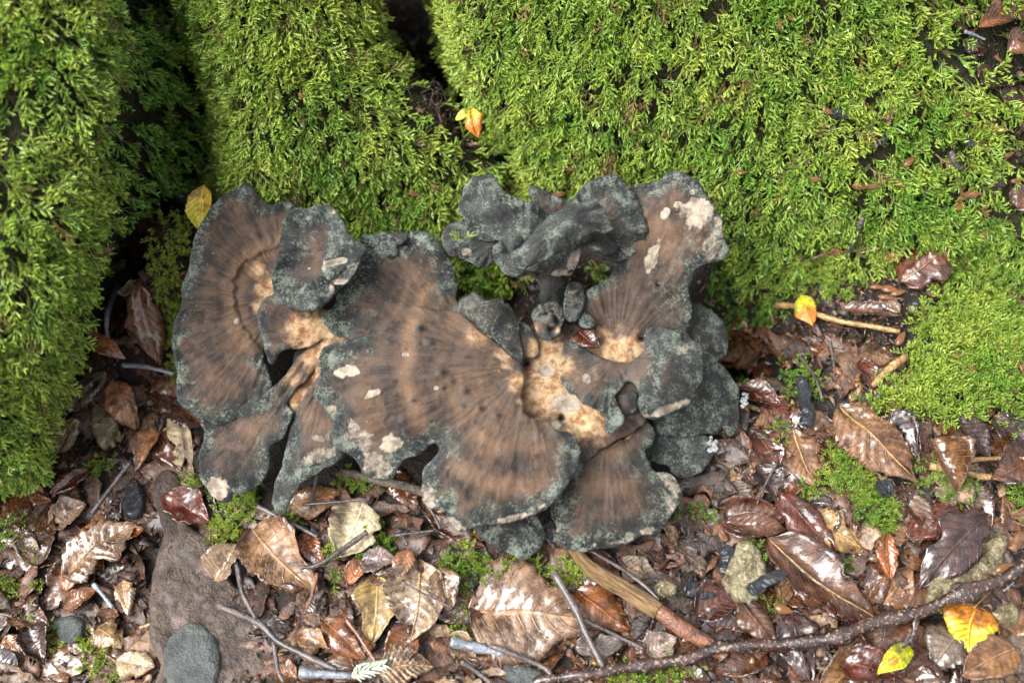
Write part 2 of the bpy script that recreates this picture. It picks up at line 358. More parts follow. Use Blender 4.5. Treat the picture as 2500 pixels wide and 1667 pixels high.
M = dict(moss=mat_moss(), soil=mat_soil(), root=mat_root(), cap=mat_cap(), leaf=mat_leaf(),
         leaf_dull=mat_leaf('dull_leaf', None, 0.42, 0.05),
         leaf_yellow=mat_leaf('yellow_leaf', (0.40, 0.11, 0.012), 0.3, 0.15),
         leaf_lime=mat_leaf('lime_leaf', (0.40, 0.36, 0.02), 0.3, 0.15),
         bark=mat_bark('wet_dark_bark', (0.008, 0.0055, 0.005), (0.040, 0.019, 0.016), 0.20, 0.7, 1.0, 0.38),
         twig=mat_bark('thin_twig_bark', (0.022, 0.018, 0.018), (0.085, 0.065, 0.06), 0.42),
         grey=mat_bark('grey_wet_wood', (0.09, 0.10, 0.115), (0.21, 0.23, 0.26), 0.3),
         straw=mat_bark('straw_twig', (0.15, 0.08, 0.025), (0.32, 0.20, 0.075), 0.35),
         redwood=mat_bark('red_wet_bark', (0.05, 0.022, 0.014), (0.17, 0.065, 0.03), 0.25),
         wood=mat_wood('bare_split_wood', (0.07, 0.034, 0.014), (0.26, 0.165, 0.072), (0.06, 0.028, 0.012), 0.5),
         char=mat_stone('charcoal', (0.008, 0.009, 0.011), (0.025, 0.028, 0.035), (0.05, 0.055, 0.065), 1.4, 0.35, 1.0, 0.4),
         slab=mat_stone('brown_stone', (0.042, 0.030, 0.024), (0.115, 0.082, 0.063), (0.024, 0.018, 0.014), 1.0, 0.6, 1.0, 0.1),
         greystone=mat_stone('grey_stone', (0.040, 0.046, 0.045), (0.10, 0.108, 0.104), (0.06, 0.066, 0.056), 1.2, 0.65, 0.9),
         pale=mat_stone('pale_crumbly_stone', (0.10, 0.075, 0.025), (0.36, 0.31, 0.19), (0.45, 0.42, 0.32), 1.7, 0.45, 1.0, 0.25),
         white=mat_stone('white_fungus', (0.16, 0.175, 0.175), (0.36, 0.37, 0.36), (0.14, 0.15, 0.15), 1.0, 0.8),
         scale=mat_bark('bud_scale_skin', (0.20, 0.075, 0.025), (0.42, 0.19, 0.08), 0.22),
         debris=mat_debris(),
         fibre=mat_bark('root_fibre', (0.03, 0.022, 0.016), (0.11, 0.085, 0.06), 0.6),
         needle=mat_bark('pale_needle', (0.28, 0.33, 0.22), (0.5, 0.56, 0.44), 0.4))
# ------------------------------------------------------------------ ground
def gpt(px, py): return Pz(np.array(px), np.array(py), 0.0)
G_A = gpt(2320, 890); G_B = gpt(2120, 1180); G_C = gpt(420, 700)
PITS = [(gpt(1005, 70), .20, .045), (gpt(1040, 0), .2, .05), (gpt(520, 330), .10, .03), (gpt(500, 180), .12, .035), (gpt(480, 30), .12, .04), (gpt(1790, 750), .09, .028), (gpt(1850, 790), .05, .016), (gpt(1235, 350), .06, .018), (gpt(290, 640), .05, .022), (gpt(1210, 680), .055, .024), (gpt(1460, 660), .05, .016)]
def gz(x, y):
    z = -0.012 - 0.040 * S((-0.10 - x) / 0.22) * S((0.10 - y) / 0.25) - 0.012 * S((-0.08 - y) / 0.15)
    z = z + 0.030 * S((x - 0.16) / 0.14) * S((y + 0.02) / 0.14)
    for g, a, r in ((G_A, 0.014, 0.050), (G_B, 0.010, 0.035), (G_C, 0.050, 0.024), (gpt(405, 610), 0.035, 0.02)):
        z = z + a * np.exp(-((x - g[0]) ** 2 + (y - g[1]) ** 2) / (2 * r * r))
    for g, a, r in PITS: z = z - a * np.exp(-((x - g[0]) ** 2 + (y - g[1]) ** 2) / (2 * r * r))
    near = S(1.5 - np.hypot(x, y) / 0.8)
    return z + near * 0.006 * fbm(x / 0.05, y / 0.05, 3, 4) + (1 - near) * 0.05 * fbm(x / 0.8, y / 0.8, 9, 4)
t = np.linspace(-1, 1, 281); ax = np.sinh(t * 4.2) / np.sinh(4.2) * 5.0
gx, gy = np.meshgrid(ax, ax); GV = np.stack([gx, gy, gz(gx, gy)], -1).reshape(-1, 3)
n = len(ax); ii = np.arange(n * n).reshape(n, n)
GF = np.stack([ii[:-1, :-1], ii[:-1, 1:], ii[1:, 1:], ii[1:, :-1]], -1).reshape(-1, 4)
ground = link('ground', mesh('ground', GV, GF, [M['soil']]), kind='structure')

# ------------------------------------------------------------------ the foot of the tree: three mossy root flares
ROOTS = {
 'left': dict(out=[(-420,-420),(330,-420),(430,-150),(455,0),(500,150),(540,260),(545,350),(500,420),(435,465),(380,540),(305,615),(258,700),(245,780),(232,880),(196,985),(150,1090),(112,1175),(40,1180),(-120,1190),(-420,1180)],
    s=[(-100,-300,130),(120,-300,140),(140,0,135),(230,0,112),(330,0,20),(440,0,-70),(120,250,128),(225,250,108),(330,300,10),(450,300,-60),(0,500,135),(150,500,116),(215,560,85),(300,520,10),(0,800,130),(110,800,105),(190,760,68),(0,1050,100),(80,1050,75),(150,1000,30),(-300,500,100),(-300,0,100)], edge=-120, w=70, step=15),
 'mid': dict(out=[(415,-420),(430,-100),(445,20),(490,120),(530,215),(550,300),(556,370),(548,440),(575,500),(640,545),(760,600),(900,640),(1050,600),(1130,520),(1230,440),(1250,380),(1200,345),(1140,310),(1105,250),(1060,210),(985,160),(930,110),(925,0),(940,-100),(950,-420)],
    s=[(450,-300,60),(700,-300,70),(900,-300,30),(470,0,30),(560,0,52),(700,0,50),(860,0,18),(530,200,28),(620,200,40),(760,200,30),(900,200,6),(1030,260,-14),(560,380,10),(700,380,14),(860,380,0),(1000,400,-18),(700,500,-22),(900,520,-34),(1120,420,-34)], edge=-95, w=60, step=14),
 'right': dict(out=[(1085,-420),(1085,-100),(1092,0),(1104,100),(1126,180),(1160,245),(1205,290),(1246,340),(1262,390),(1280,470),(1360,540),(1500,560),(1640,560),(1770,640),(1830,720),(1880,775),(1950,790),(2060,790),(2250,800),(2420,760),(2700,650),(2950,300),(2950,-420)],
    s=[(1120,-300,60),(1700,-300,90),(2500,-300,60),(1130,0,30),(1400,0,52),(1800,0,62),(2200,0,50),(2450,0,28),(1160,180,8),(1400,200,28),(1800,200,42),(2200,200,36),(2450,250,18),(1300,360,-18),(1500,380,-6),(1800,400,12),(2200,400,14),(2450,450,2),(1420,490,-42),(1700,520,-30),(1900,600,-24),(2200,600,-12),(2450,620,-14),(2000,720,-48),(2300,740,-40)], edge=-100, w=50, step=16),
}
trunk_base = Ps(np.array(1100.), np.array(-100.), 0.0); trunk_base[2] = -0.02
tree = empty('tree', trunk_base, 'moss covered foot of a tree with spreading root flares behind the fungus', 'tree')
root_data = {}
allV = [GV]; allF = [tuple(q) for q in GF]; off = len(GV)
for i, (k, r) in enumerate(ROOTS.items()):
    P2, F, d = sheet(r['out'], r['step'], seed=40 + i)
    f = tps(r['s']); s_ = f(P2[:, 0], P2[:, 1])
    s_ = s_ + 9 * fbm(P2[:, 0] / 120, P2[:, 1] / 120, 60 + i, 4) + 3 * fbm(P2[:, 0] / 30, P2[:, 1] / 30, 70 + i, 2)
    q = np.clip(d / r['w'], 0, 1); q = 1 - (1 - q) ** 2.2
    s_ = r['edge'] + (s_ - r['edge']) * q
    V = Ps(P2[:, 0], P2[:, 1], s_ * 1e-3)
    lab = {'left': 'near root flare with a bright crest and a dark flank', 'mid': 'middle root flare between the two dark gaps', 'right': 'broad mossy root mound'}[k]
    o = child_mesh('root_flare', V, F.astype(np.int32), [M['root']], tree, lab)
    root_data[k] = (V, F, P2)
    allV.append(V); allF += [tuple(int(a) + off for a in t_) for t_ in F]; off += len(V)
BV = BVHTree.FromPolygons([tuple(map(float, v)) for v in np.vstack(allV)], allF)
GB = BVHTree.FromPolygons([tuple(map(float, v)) for v in GV], [tuple(map(int, q)) for q in GF])
CAMV = Vector(CAM)
def hit(px, py, tree_=None, lift=0.0):
    """First surface seen at a pixel; moved LIFT metres along the surface normal."""
    d = Vector(ray(np.array(float(px)), np.array(float(py)))).normalized()
    p, nn, *_ = (tree_ or BV).ray_cast(CAMV, d)
    if p is None: p = Vector(Pz(np.array(float(px)), np.array(float(py)), -0.02)); nn = Vector((0, 0, 1))
    if nn.dot(d) > 0: nn = -nn
    return np.array(p + nn * lift), np.array(nn)

# ------------------------------------------------------------------ moss
def shoot_template(seed):
    rs = np.random.RandomState(seed); V = []; F = []; T = []
    def tubeb(path, r0, t0, t1, sides=3):
        n = len(path); b = len(V); path = np.array(path)
        tg = unit(np.gradient(path, axis=0)); u = unit(np.cross(tg, [0.1, 0.2, 1.0])); v = np.cross(tg, u)
        for i in range(n):
            rr = r0 * (1 - 0.55 * i / (n - 1)) if i < n - 1 else r0 * 0.12
            for j in range(sides):
                a = 2 * math.pi * j / sides; V.append(path[i] + rr * (math.cos(a) * u[i] + math.sin(a) * v[i])); T.append(t0 + (t1 - t0) * i / (n - 1))
        for i in range(n - 1):
            for j in range(sides):
                k = (j + 1) % sides; A = b + i * sides
                F.append((A + j, A + k, A + sides + k)); F.append((A + j, A + sides + k, A + sides + j))
    def leafl(p, dirv, L, w, tt):
        s = unit(np.cross(dirv, rs.normal(size=3))); b = len(V)
        V.extend([p - s * w, p + s * w, p + dirv * L]); T.extend([tt * 0.8, tt * 0.8, min(tt + 0.25, 1)]); F.append((b, b + 1, b + 2))
    cy, cz = rs.uniform(-.25, .25), rs.uniform(-.35, .1)
    main = [np.array([x, cy * x * x, 0.10 * math.sin(x * 3) + cz * x * x]) for x in np.linspace(0, 1, 5)]
    tubeb(main, 0.065, 0.0, 0.85)
    for i, x in enumerate(np.linspace(0.3, 0.98, 5)):
        p = np.array([x, cy * x * x, 0.10 * math.sin(x * 3) + cz * x * x])
        for sg in (-1, 1): leafl(p, unit(np.array([0.8, sg * 0.6, rs.uniform(0, .6)])), 0.20, 0.05, 0.3 + 0.6 * x)
    for i, x in enumerate((0.28, 0.42, 0.55, 0.68, 0.8)):
        sg = 1 if i % 2 else -1; p = np.array([x, cy * x * x, 0.10 * math.sin(x * 3) + cz * x * x])
        d = unit(np.array([0.75 + rs.uniform(-.2, .3), sg * rs.uniform(.45, .9), rs.uniform(-.1, .55)])); L = rs.uniform(.32, .5) * (1.15 - 0.5 * x)
        path = [p, p + d * L * 0.55 + [0, 0, .02], p + d * L + np.array([.05, 0, -.03])]
        tubeb(path, 0.055, 0.25 + 0.2 * x, 1.0)
        for q in (0.4, 0.75):
            pp = p + d * L * q
            for s2 in (-1, 1): leafl(pp, unit(d + np.array([0.3 * s2, -0.5 * s2, rs.uniform(0, .5)])), 0.16, 0.045, 0.5 + 0.45 * q)
    return np.array(V), np.array(F), np.array(T)
TPL = [shoot_template(900 + i) for i in range(8)]
MOSS_TRIS = 0
def moss(name, P, N, D, size, label, seed=0, hue=None):
    global MOSS_TRIS
    rs = np.random.RandomState(seed); n = len(P)
    X = unit(D); Y = unit(np.cross(N, X)); Z = np.cross(X, Y)
    roll = rs.uniform(-.9, .9, n)[:, None]; Y2 = Y * np.cos(roll) + Z * np.sin(roll); Z2 = np.cross(X, Y2)
    B = np.stack([X, Y2, Z2], 1)                                    # rows
    var = rs.randint(0, len(TPL), n); hue = rs.uniform(0, 1, n) if hue is None else np.clip(hue + rs.normal(0, .17, n), 0, 1); rn = rs.uniform(0, 1, n); qx, qy = to_px(P); rn = rn + 0.10 * np.clip(fbm(qx / 70, qy / 70, seed + 50, 3) * 2.2 - 0.25, 0, 1)
    Vs = []; Fs = []; Ts = []; Hs = []; Rs = []; off = 0
    for k, (v, f, t_) in enumerate(TPL):
        m = np.where(var == k)[0]
        if not len(m): continue
        vv = np.einsum('vk,nkj->nvj', v, B[m]) * size[m][:, None, None] + P[m][:, None]
        Vs.append(vv.reshape(-1, 3)); Fs.append((f[None] + (np.arange(len(m)) * len(v))[:, None, None] + off).reshape(-1, 3)); off += len(m) * len(v)
        Ts.append(np.tile(t_, len(m))); Hs.append(np.repeat(hue[m], len(v))); Rs.append(np.repeat(rn[m], len(v)))
    F = np.concatenate(Fs).astype(np.int32); MOSS_TRIS += len(F)
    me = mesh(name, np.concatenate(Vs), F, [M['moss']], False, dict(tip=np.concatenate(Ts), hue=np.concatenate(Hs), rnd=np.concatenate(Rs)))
    return link(name, me, None, label, None, None, 'stuff')
def sample_root(k, dens, seed, px_dens=None):
    """Area-weighted points on a root mesh within and around the frame; dens per square millimetre of world area."""
    V, F, P2 = root_data[k]; rs = np.random.RandomState(seed)
    a, b, c = V[F[:, 0]], V[F[:, 1]], V[F[:, 2]]; cr = np.cross(b - a, c - a); A = np.linalg.norm(cr, axis=1) / 2
    N = cr / (2 * A[:, None] + 1e-15); N = np.where((N @ FWD > 0)[:, None], -N, N)
    pc = P2[F].mean(1)
    ok = (pc[:, 0] > -230) & (pc[:, 0] < 2700) & (pc[:, 1] > -300)
    wgt = A * ok * px_dens(pc[:, 0], pc[:, 1], N)
    n = int(wgt.sum() * 1e6 * dens); i = rs.choice(len(F), n, p=wgt / wgt.sum())
    r1 = np.sqrt(rs.uniform(size=n)); r2 = rs.uniform(size=n)
    P = a[i] * (1 - r1)[:, None] + b[i] * (r1 * (1 - r2))[:, None] + c[i] * (r1 * r2)[:, None]
    # smooth normals
    VN = np.zeros_like(V)
    for j in range(3): np.add.at(VN, F[:, j], cr)
    VN = unit(VN); NN = unit(VN[F[i]].mean(1)); NN = np.where((NN @ FWD > 0)[:, None], -NN, NN)
    return P, NN, rs
def grow_dir(N, rs, hang=0.75, lift=0.65, spread=0.5):
    g = np.array([0, 0, -1.0]); t_ = g - N * (N @ g)[:, None]
    return unit(t_ * hang + N * lift + rs.normal(0, spread, N.shape))
def ell(x, y, cx, cy, rx, ry): return np.exp(-(((x - cx) / rx) ** 2 + ((y - cy) / ry) ** 2) ** 2)
def dens_left(x, y, N):
    q = np.ones(len(x)); q *= 1 - 0.70 * S((x - 212 - np.clip((900 - y), -200, 900) * 0.02) / 80)  # moss thinned over bare earth so the shaded flank looks darker
    return np.clip(q * (0.85 + 0.5 * fbm(x / 60, y / 60, 5, 3)), 0.08, 2)
def dens_mid(x, y, N):
    q = 0.95 + 0.75 * fbm(x / 45, y / 45, 6, 4)
    for e in ((985,110,80,80,1),(1045,200,95,105,1),(1120,300,85,75,1),(905,60,22,70,.6),(690,215,40,30,.7),(720,280,24,40,.5),(945,270,14,30,.6),(840,420,90,25,.3),(1040,420,60,50,.4)): q *= 1 - e[4] * ell(x, y, *e[:4])
    return np.clip(q, 0, 2)
def dens_right(x, y, N):
    q = 0.95 + 0.7 * fbm(x / 45, y / 45, 7, 4)
    for e in ((1120,190,40,80,.9),(1165,300,60,70,1),(1215,345,70,45,1),(1260,420,40,30,.5),(1400,490,120,30,.3),(2410,110,120,110,1),(2470,430,70,110,.95),(2330,60,60,60,.6),(2050,280,28,20,.6),(2130,340,28,26,.6),(2060,240,30,20,.5),(1990,745,110,26,.8),(2160,740,110,40,.95),(2230,650,70,80,.8),(2100,590,40,25,.5)): q *= 1 - e[4] * ell(x, y, *e[:4])
    return np.clip(q, 0, 2)
def hue_of(P, seed, base=0.5, amp=0.55):
    x, y = to_px(P); return base + amp * fbm(x / 160, y / 160, seed, 3) + 0.3 * fbm(x / 40, y / 40, seed + 3, 2)
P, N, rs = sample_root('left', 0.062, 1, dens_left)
moss('moss', P + N * 0.001, N, grow_dir(N, rs, 1.0, .6, .42), rs.uniform(.011, .021, len(P)), 'thick moss on the near root flare at the left', 11, hue_of(P, 1, .6) - .75 * S((to_px(P)[0] - 215) / 80))  # hue lowered past the crest: shade of the flank put into moss colour
P, N, rs = sample_root('mid', 0.070, 2, dens_mid)
moss('moss', P + N * 0.0005, N, grow_dir(N, rs, 1.0, .6, .42), rs.uniform(.0085, .0205, len(P)), 'feathery moss hanging on the middle root flare', 12, hue_of(P, 2, .5))
P, N, rs = sample_root('right', 0.057, 3, dens_right)
moss('moss', P + N * 0.0005, N, grow_dir(N, rs, .9, .65, .45), rs.uniform(.0085, .0205, len(P)), 'bright feathery moss over the broad root mound', 13, hue_of(P, 3, .5))
# moss in patches on the ground: (cx, cy, rx, ry, shoots)
def ground_moss(patches, label, seed, smin=.005, smax=.009, base=.5, dull=0.0):
    rs = np.random.RandomState(seed); P = []; N = []
    for (cx, cy, rx, ry, n) in patches:
        n = int(n * 1.15)
        for _ in range(n):
            a = rs.uniform(0, 2 * math.pi); r = math.sqrt(rs.uniform()) * (0.85 + 0.3 * math.sin(a * 3 + cx) * 0.6)
            p, nn = hit(cx + rx * r * math.cos(a), cy + ry * r * math.sin(a)); P.append(p); N.append(nn)
    P = np.array(P); N = np.array(N)
    lift = rs.uniform(.001, .007, len(P))[:, None]
    D = unit(N * 0.6 + rs.normal(0, .55, N.shape) + np.array([0, -.25, 0]))
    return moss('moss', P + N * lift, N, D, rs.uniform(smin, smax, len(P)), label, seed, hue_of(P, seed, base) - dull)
ground_moss([(405,640,38,90,150),(425,760,28,100,120),(415,560,45,35,70),(440,890,20,60,60)], 'bright strip of moss along the left rim of the fungus', 21, base=.75)
ground_moss([(595,1215,62,62,190),(560,1290,48,55,130),(705,1275,34,22,40),(480,1185,40,30,40)], 'bright moss tuft under the lower left lobes of the fungus', 22, base=.7)
ground_moss([(925,1330,45,72,150),(880,1175,75,25,70),(812,1340,16,40,22),(818,1400,12,30,18)], 'moss tuft beside the pale cream leaf', 23, base=.5)
ground_moss([(1115,1440,34,100,150),(1125,1540,26,60,60),(1240,1395,120,36,240),(1390,1400,46,42,90),(1130,1360,50,60,60)], 'fringe of moss below the front lobes of the fungus', 24, base=.5)
ground_moss([(1560,1655,110,22,90),(1500,1635,50,14,34),(1625,1615,20,34,34),(1680,1630,30,16,20)], 'moss growing along the bottom twig', 25, base=.55)
ground_moss([(2370,845,120,62,420),(2450,900,70,95,300),(2290,925,80,52,240),(2215,968,70,44,130),(2150,985,36,22,36),(2335,1000,90,24,70),(2400,770,110,60,260),(2270,800,50,30,50),(2230,870,36,26,30),(2400,960,60,40,90),(2320,745,60,36,60),(2120,1010,20,30,20)], 'dense ragged moss cushion beside the yellow twig', 26, .007, .0155, .45)
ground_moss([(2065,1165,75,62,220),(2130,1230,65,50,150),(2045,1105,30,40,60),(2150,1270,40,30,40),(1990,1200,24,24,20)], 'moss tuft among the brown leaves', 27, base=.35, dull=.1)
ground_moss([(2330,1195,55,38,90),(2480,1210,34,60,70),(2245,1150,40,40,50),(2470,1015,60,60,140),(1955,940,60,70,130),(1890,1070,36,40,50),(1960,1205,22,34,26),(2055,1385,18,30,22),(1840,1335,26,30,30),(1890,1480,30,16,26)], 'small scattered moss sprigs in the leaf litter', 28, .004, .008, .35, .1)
ground_moss([(1960,560,0.1,0.1,1),(2210,560,120,45,70),(1930,650,90,60,150),(2030,700,80,36,70),(2350,560,150,60,260),(2400,680,120,70,330),(2130,560,60,40,60),(1990,640,70,60,120),(2300,640,60,60,110)], 'moss around the round brown leaf', 29, base=.5)
ground_moss([(1165,690,75,85,85),(1090,600,36,40,40),(1235,640,50,50,16),(1440,640,30,16,8),(1260,700,40,40,8)], 'moss in the gap between the fungus lobes, hue darkened for shade', 30, .011, .018, .3)  # shadow of the gap put into a darker moss hue
ground_moss([(45,1285,60,50,110),(22,1440,36,50,60),(262,1140,36,26,40),(235,1150,20,20,18),(240,1590,52,60,80),(150,1555,36,40,40),(85,1360,30,20,20),(270,1640,40,30,40),(80,1500,12,12,8),(105,1420,16,12,10),(200,1045,30,16,14)], 'yellow green moss sprigs in the far lower left litter', 31, .004, .0085, .6)
ground_moss([(458,1482,46,30,36)], 'thin moss tuft on the brown flat stone', 32, .004, .007, .4, .2)
ground_moss([(1790,870,60,50,40),(1770,800,40,60,40),(1840,940,50,50,30),(1700,1270,50,60,30),(1760,690,50,60,90),(1840,760,70,40,90),(1800,640,40,40,60)], 'sparse moss right of the fungus, shade put into its hue', 33, .004, .008, .2, .2)  # hue lowered to carry the shade beside the fungus
# ------------------------------------------------------------------ the fungus
CAPS = []
def K_(**k): CAPS.append(k)
K_(tag='base', at=(1330,900), rim=0, label='cream and orange bare centre where the lobes join', th=14, wav=3,
   out=[(1262,860),(1300,792),(1340,778),(1400,790),(1470,800),(1545,806),(1575,840),(1570,880),(1590,960),(1575,1030),(1530,1060),(1500,1075),(1440,1115),(1400,1120),(1360,1090),(1320,1060),(1268,1020),(1255,960)],
   h=[(1290,880,44),(1300,960,46),(1400,850,46),(1520,850,52),(1420,960,48),(1420,1060,46),(1540,1000,44),(1330,1040,44)],
   pale=[(1310,940,115,1.0),(1430,1010,85,.95),(1340,850,60,.9),(1500,860,70,.9),(1480,1060,50,.3)], patch=[(1332,904,17,12,10),(1378,985,34,27,0),(1350,1040,17,15,30)],
   dips=[(1371,1022,9,9),(1285,890,14,8),(1348,890,7,3),(1440,1085,12,4),(1440,1015,14,2)], warts=[(1371,1022,10,0),(1284,888,10,0)])  # flat dark marks paint shade into the first two dips
K_(tag='cap1', at=(700,730), rim=31, label='large left fan with a pale grey rim and orange ring', th=7,
   out=[(609,447),(623,464),(636,486),(665,502),(687,489),(722,502),(745,560),(740,660),(735,760),(690,810),(645,846),(652,896),(661,928),(663,950),(649,969),(623,991),(591,1007),(559,1028),(527,1036),(496,1023),(461,1004),(432,972),(432,912),(421,841),(425,789),(440,744),(445,703),(461,655),(469,604),(486,559),(527,492),(565,468),(590,452)],
   h=[(700,730,40),(600,700,44),(520,700,56),(440,760,58),(540,500,64),(620,460,62),(450,960,40),(560,1010,32),(640,940,36),(560,860,42),(690,560,52)],
   pale=[(662,705,46,.95),(640,745,34,.7),(600,790,30,.4),(630,660,36,.6)], rings=[(140,22,.55),(112,14,.25)], patch=[(577,786,14,9,-20)], ridge=(128,9,2.6), norim=[(700,620,90),(650,800,60)], auto=0)
K_(tag='cap3', at=(780,820), rim=16, label='small brown tongue lobe', th=6,
   out=[(668,716),(642,735),(630,764),(634,800),(645,846),(655,878),(665,888),(675,868),(690,852),(716,850),(751,848),(792,828),(840,820),(820,770),(790,750),(740,730),(700,715)],
   h=[(668,720,52),(640,780,52),(660,870,46),(740,800,50),(830,800,48),(720,845,44)], pale=[(745,810,60,1.0),(790,810,55,1),(700,790,24,.35),(715,850,20,.7)], dips=[])
K_(tag='stipe', at=(780,850), rim=0, label='cream branch stalk of the left lobes', th=14, wav=2.5,
   out=[(700,925),(735,868),(776,830),(840,812),(900,820),(930,870),(880,930),(800,940),(770,990),(740,1020),(712,1012),(705,970),(712,950)],
   h=[(720,980,30),(740,900,36),(800,850,42),(860,840,44),(820,930,36)], pale=[(760,880,90,1.0),(730,980,50,.9),(840,850,60,1)])
K_(tag='cap24', at=(770,850), rim=40, label='lower left lobe with a white tip', th=6,
   out=[(490,1000),(560,1000),(642,960),(690,925),(735,866),(776,852),(786,884),(744,928),(716,953),(700,984),(712,1007),(706,1030),(693,1065),(665,1087),(660,1106),(657,1144),(639,1176),(617,1195),(588,1206),(568,1202),(563,1224),(534,1218),(508,1199),(492,1170),(486,1132),(491,1087),(499,1055)],
   h=[(770,860,40),(690,960,36),(600,1040,30),(520,1050,24),(510,1190,14),(600,1190,16),(650,1120,24),(700,1030,33)],
   pale=[(765,865,50,.95),(715,920,40,.55)], patch=[(528,1197,26,30,35)], rings=[(250,30,.25)])
K_(tag='cap25', at=(800,900), rim=42, label='narrow folded lower lobe with a pointed end', th=6,
   out=[(800,900),(767,934),(735,982),(712,1017),(700,1081),(687,1138),(671,1183),(665,1214),(674,1246),(697,1258),(703,1234),(719,1208),(735,1181),(764,1160),(783,1146),(818,1130),(842,1112),(850,1080),(850,1000),(840,920)],
   h=[(790,920,40),(720,1020,34),(760,1000,40),(690,1130,24),(720,1140,30),(690,1240,12),(790,1120,30),(830,1060,38)],
   pale=[(790,930,24,.6)], patch=[(785,1108,42,20,-12,.62),(772,1070,18,12,20,.6)], rings=[(150,30,.35)])
K_(tag='cap4', at=(1180,850), rim=58, label='upper middle fan with a dark knobbly rim', th=7,
   out=[(786,783),(789,763),(815,748),(824,719),(840,690),(860,660),(872,630),(890,600),(930,570),(984,577),(1006,564),(1031,563),(1054,574),(1073,588),(1086,607),(1102,640),(1113,680),(1117,700),(1116,738),(1134,763),(1148,785),(1180,790),(1202,800),(1210,850),(1150,880),(1000,880),(900,840),(860,824),(820,818),(800,806)],
   h=[(800,780,56),(900,620,66),(1040,570,64),(1100,640,54),(1110,730,48),(960,700,60),(1000,820,57),(1180,830,52),(880,790,55)],
   pale=[(1160,820,40,.75),(1190,830,40,.9)], rings=[(190,16,.5),(235,12,.35),(140,30,.3)], patch=[(1140,803,20,7,15),(1183,828,20,10,25),(925,836,18,5,-20)], nrand=8, norim=[(1130,800,70),(1200,830,60),(900,835,50)])
for kx, ky, kr in ((893,582,14),(912,588,17),(935,580,16),(955,588,20),(976,580,18),(925,604,17),(955,612,18)):
    K_(tag='knob', auto=0, at=(kx, ky), rim=60, label=None, th=8, wav=2,
       out=[(kx + kr * math.cos(a) * (1 + .2 * math.sin(3 * a + kx)), ky + kr * .9 * math.sin(a)) for a in np.linspace(0, 2 * math.pi, 9)[:-1]],
       h=[(kx, ky, 71), (kx + kr, ky, 66), (kx - kr, ky, 66), (kx, ky + kr, 66), (kx, ky - kr, 66)], step=3.5)
K_(tag='cap5', at=(1290,890), rim=46, label='big middle fan with radial fibres, cream patches and a split rim', th=9,
   out=[(779,880),(786,861),(792,848),(818,837),(856,827),(897,818),(930,806),(960,770),(1010,745),(1060,752),(1120,765),(1160,795),(1199,828),(1230,853),(1260,876),(1274,896),(1277,926),(1274,965),(1276,991),(1286,1014),(1337,1028),(1360,1047),(1394,1060),(1412,1079),(1416,1112),(1406,1144),(1383,1183),(1364,1213),(1337,1240),(1291,1259),(1249,1275),(1191,1279),(1161,1286),(1126,1294),(1107,1286),(1091,1263),(1086,1244),(1054,1240),(1034,1221),(1029,1190),(1031,1156),(1042,1133),(1056,1120),(1068,1108),(1071,1094),(1062,1083),(1049,1084),(1040,1094),(1032,1102),(1018,1112),(993,1119),(971,1144),(955,1166),(926,1170),(888,1154),(872,1128),(856,1112),(840,1104),(818,1087),(811,1055),(808,1023),(789,1010),(783,985),(766,972),(765,953),(776,928),(783,905)],
   h=[(1270,900,56),(1180,820,56),(1000,770,63),(1150,950,66),(1000,900,72),(850,860,68),(780,960,60),(820,1070,48),(930,1160,36),(930,1050,58),(1060,1060,55),(1050,1000,66),(1200,1080,66),(1390,1090,64),(1330,1220,52),(1200,1270,40),(1110,1280,38),(1040,1190,42),(1100,1180,52)],
   pale=[(1262,930,36,.9),(1225,880,60,.62),(1160,815,40,.7),(1270,980,16,.6),(1190,900,40,.25)], rings=[(300,26,.55),(215,30,.3),(400,22,.2),(140,40,.3)],
   patch=[(846,908,33,15,-15,1),(908,960,21,9,-25,1),(1064,948,7,5,0,1),(950,1082,27,22,-30,1),(880,1065,50,26,40,.62),(925,1135,44,30,25,.66),(808,1000,15,14,0,.7),(1046,1208,22,28,0,.62),(1042,1235,20,12,0,.9),(1108,1277,32,15,18,.68),(1255,1264,60,9,-13,.7),(1320,1236,18,9,-30,.6),(990,867,9,6,0,.8),(1095,1110,14,5,-60,.55)],
   warts=[(1134,953,9,4),(1078,907,9,4),(1050,834,11,4),(1103,930,7,3),(1172,995,7,3),(1214,1014,6,2),(1008,976,7,3),(1023,800,9,4),(960,930,6,3),(1130,990,6,2.5)], nrand=26, norim=[(1040,770,125),(1180,810,90),(960,800,50),(1280,960,60),(1310,1010,40)])
K_(tag='cap8', at=(1240,1230), rim=90, label='small dark green lobe tucked under the front rim', th=5,
   out=[(1150,1240),(1161,1278),(1172,1301),(1191,1324),(1214,1340),(1245,1352),(1272,1366),(1302,1351),(1325,1332),(1330,1309),(1321,1278),(1300,1230),(1220,1220)],
   h=[(1240,1240,18),(1170,1300,10),(1270,1360,4),(1320,1300,10)], patch=[(1212,1296,22,20,30,.55)])
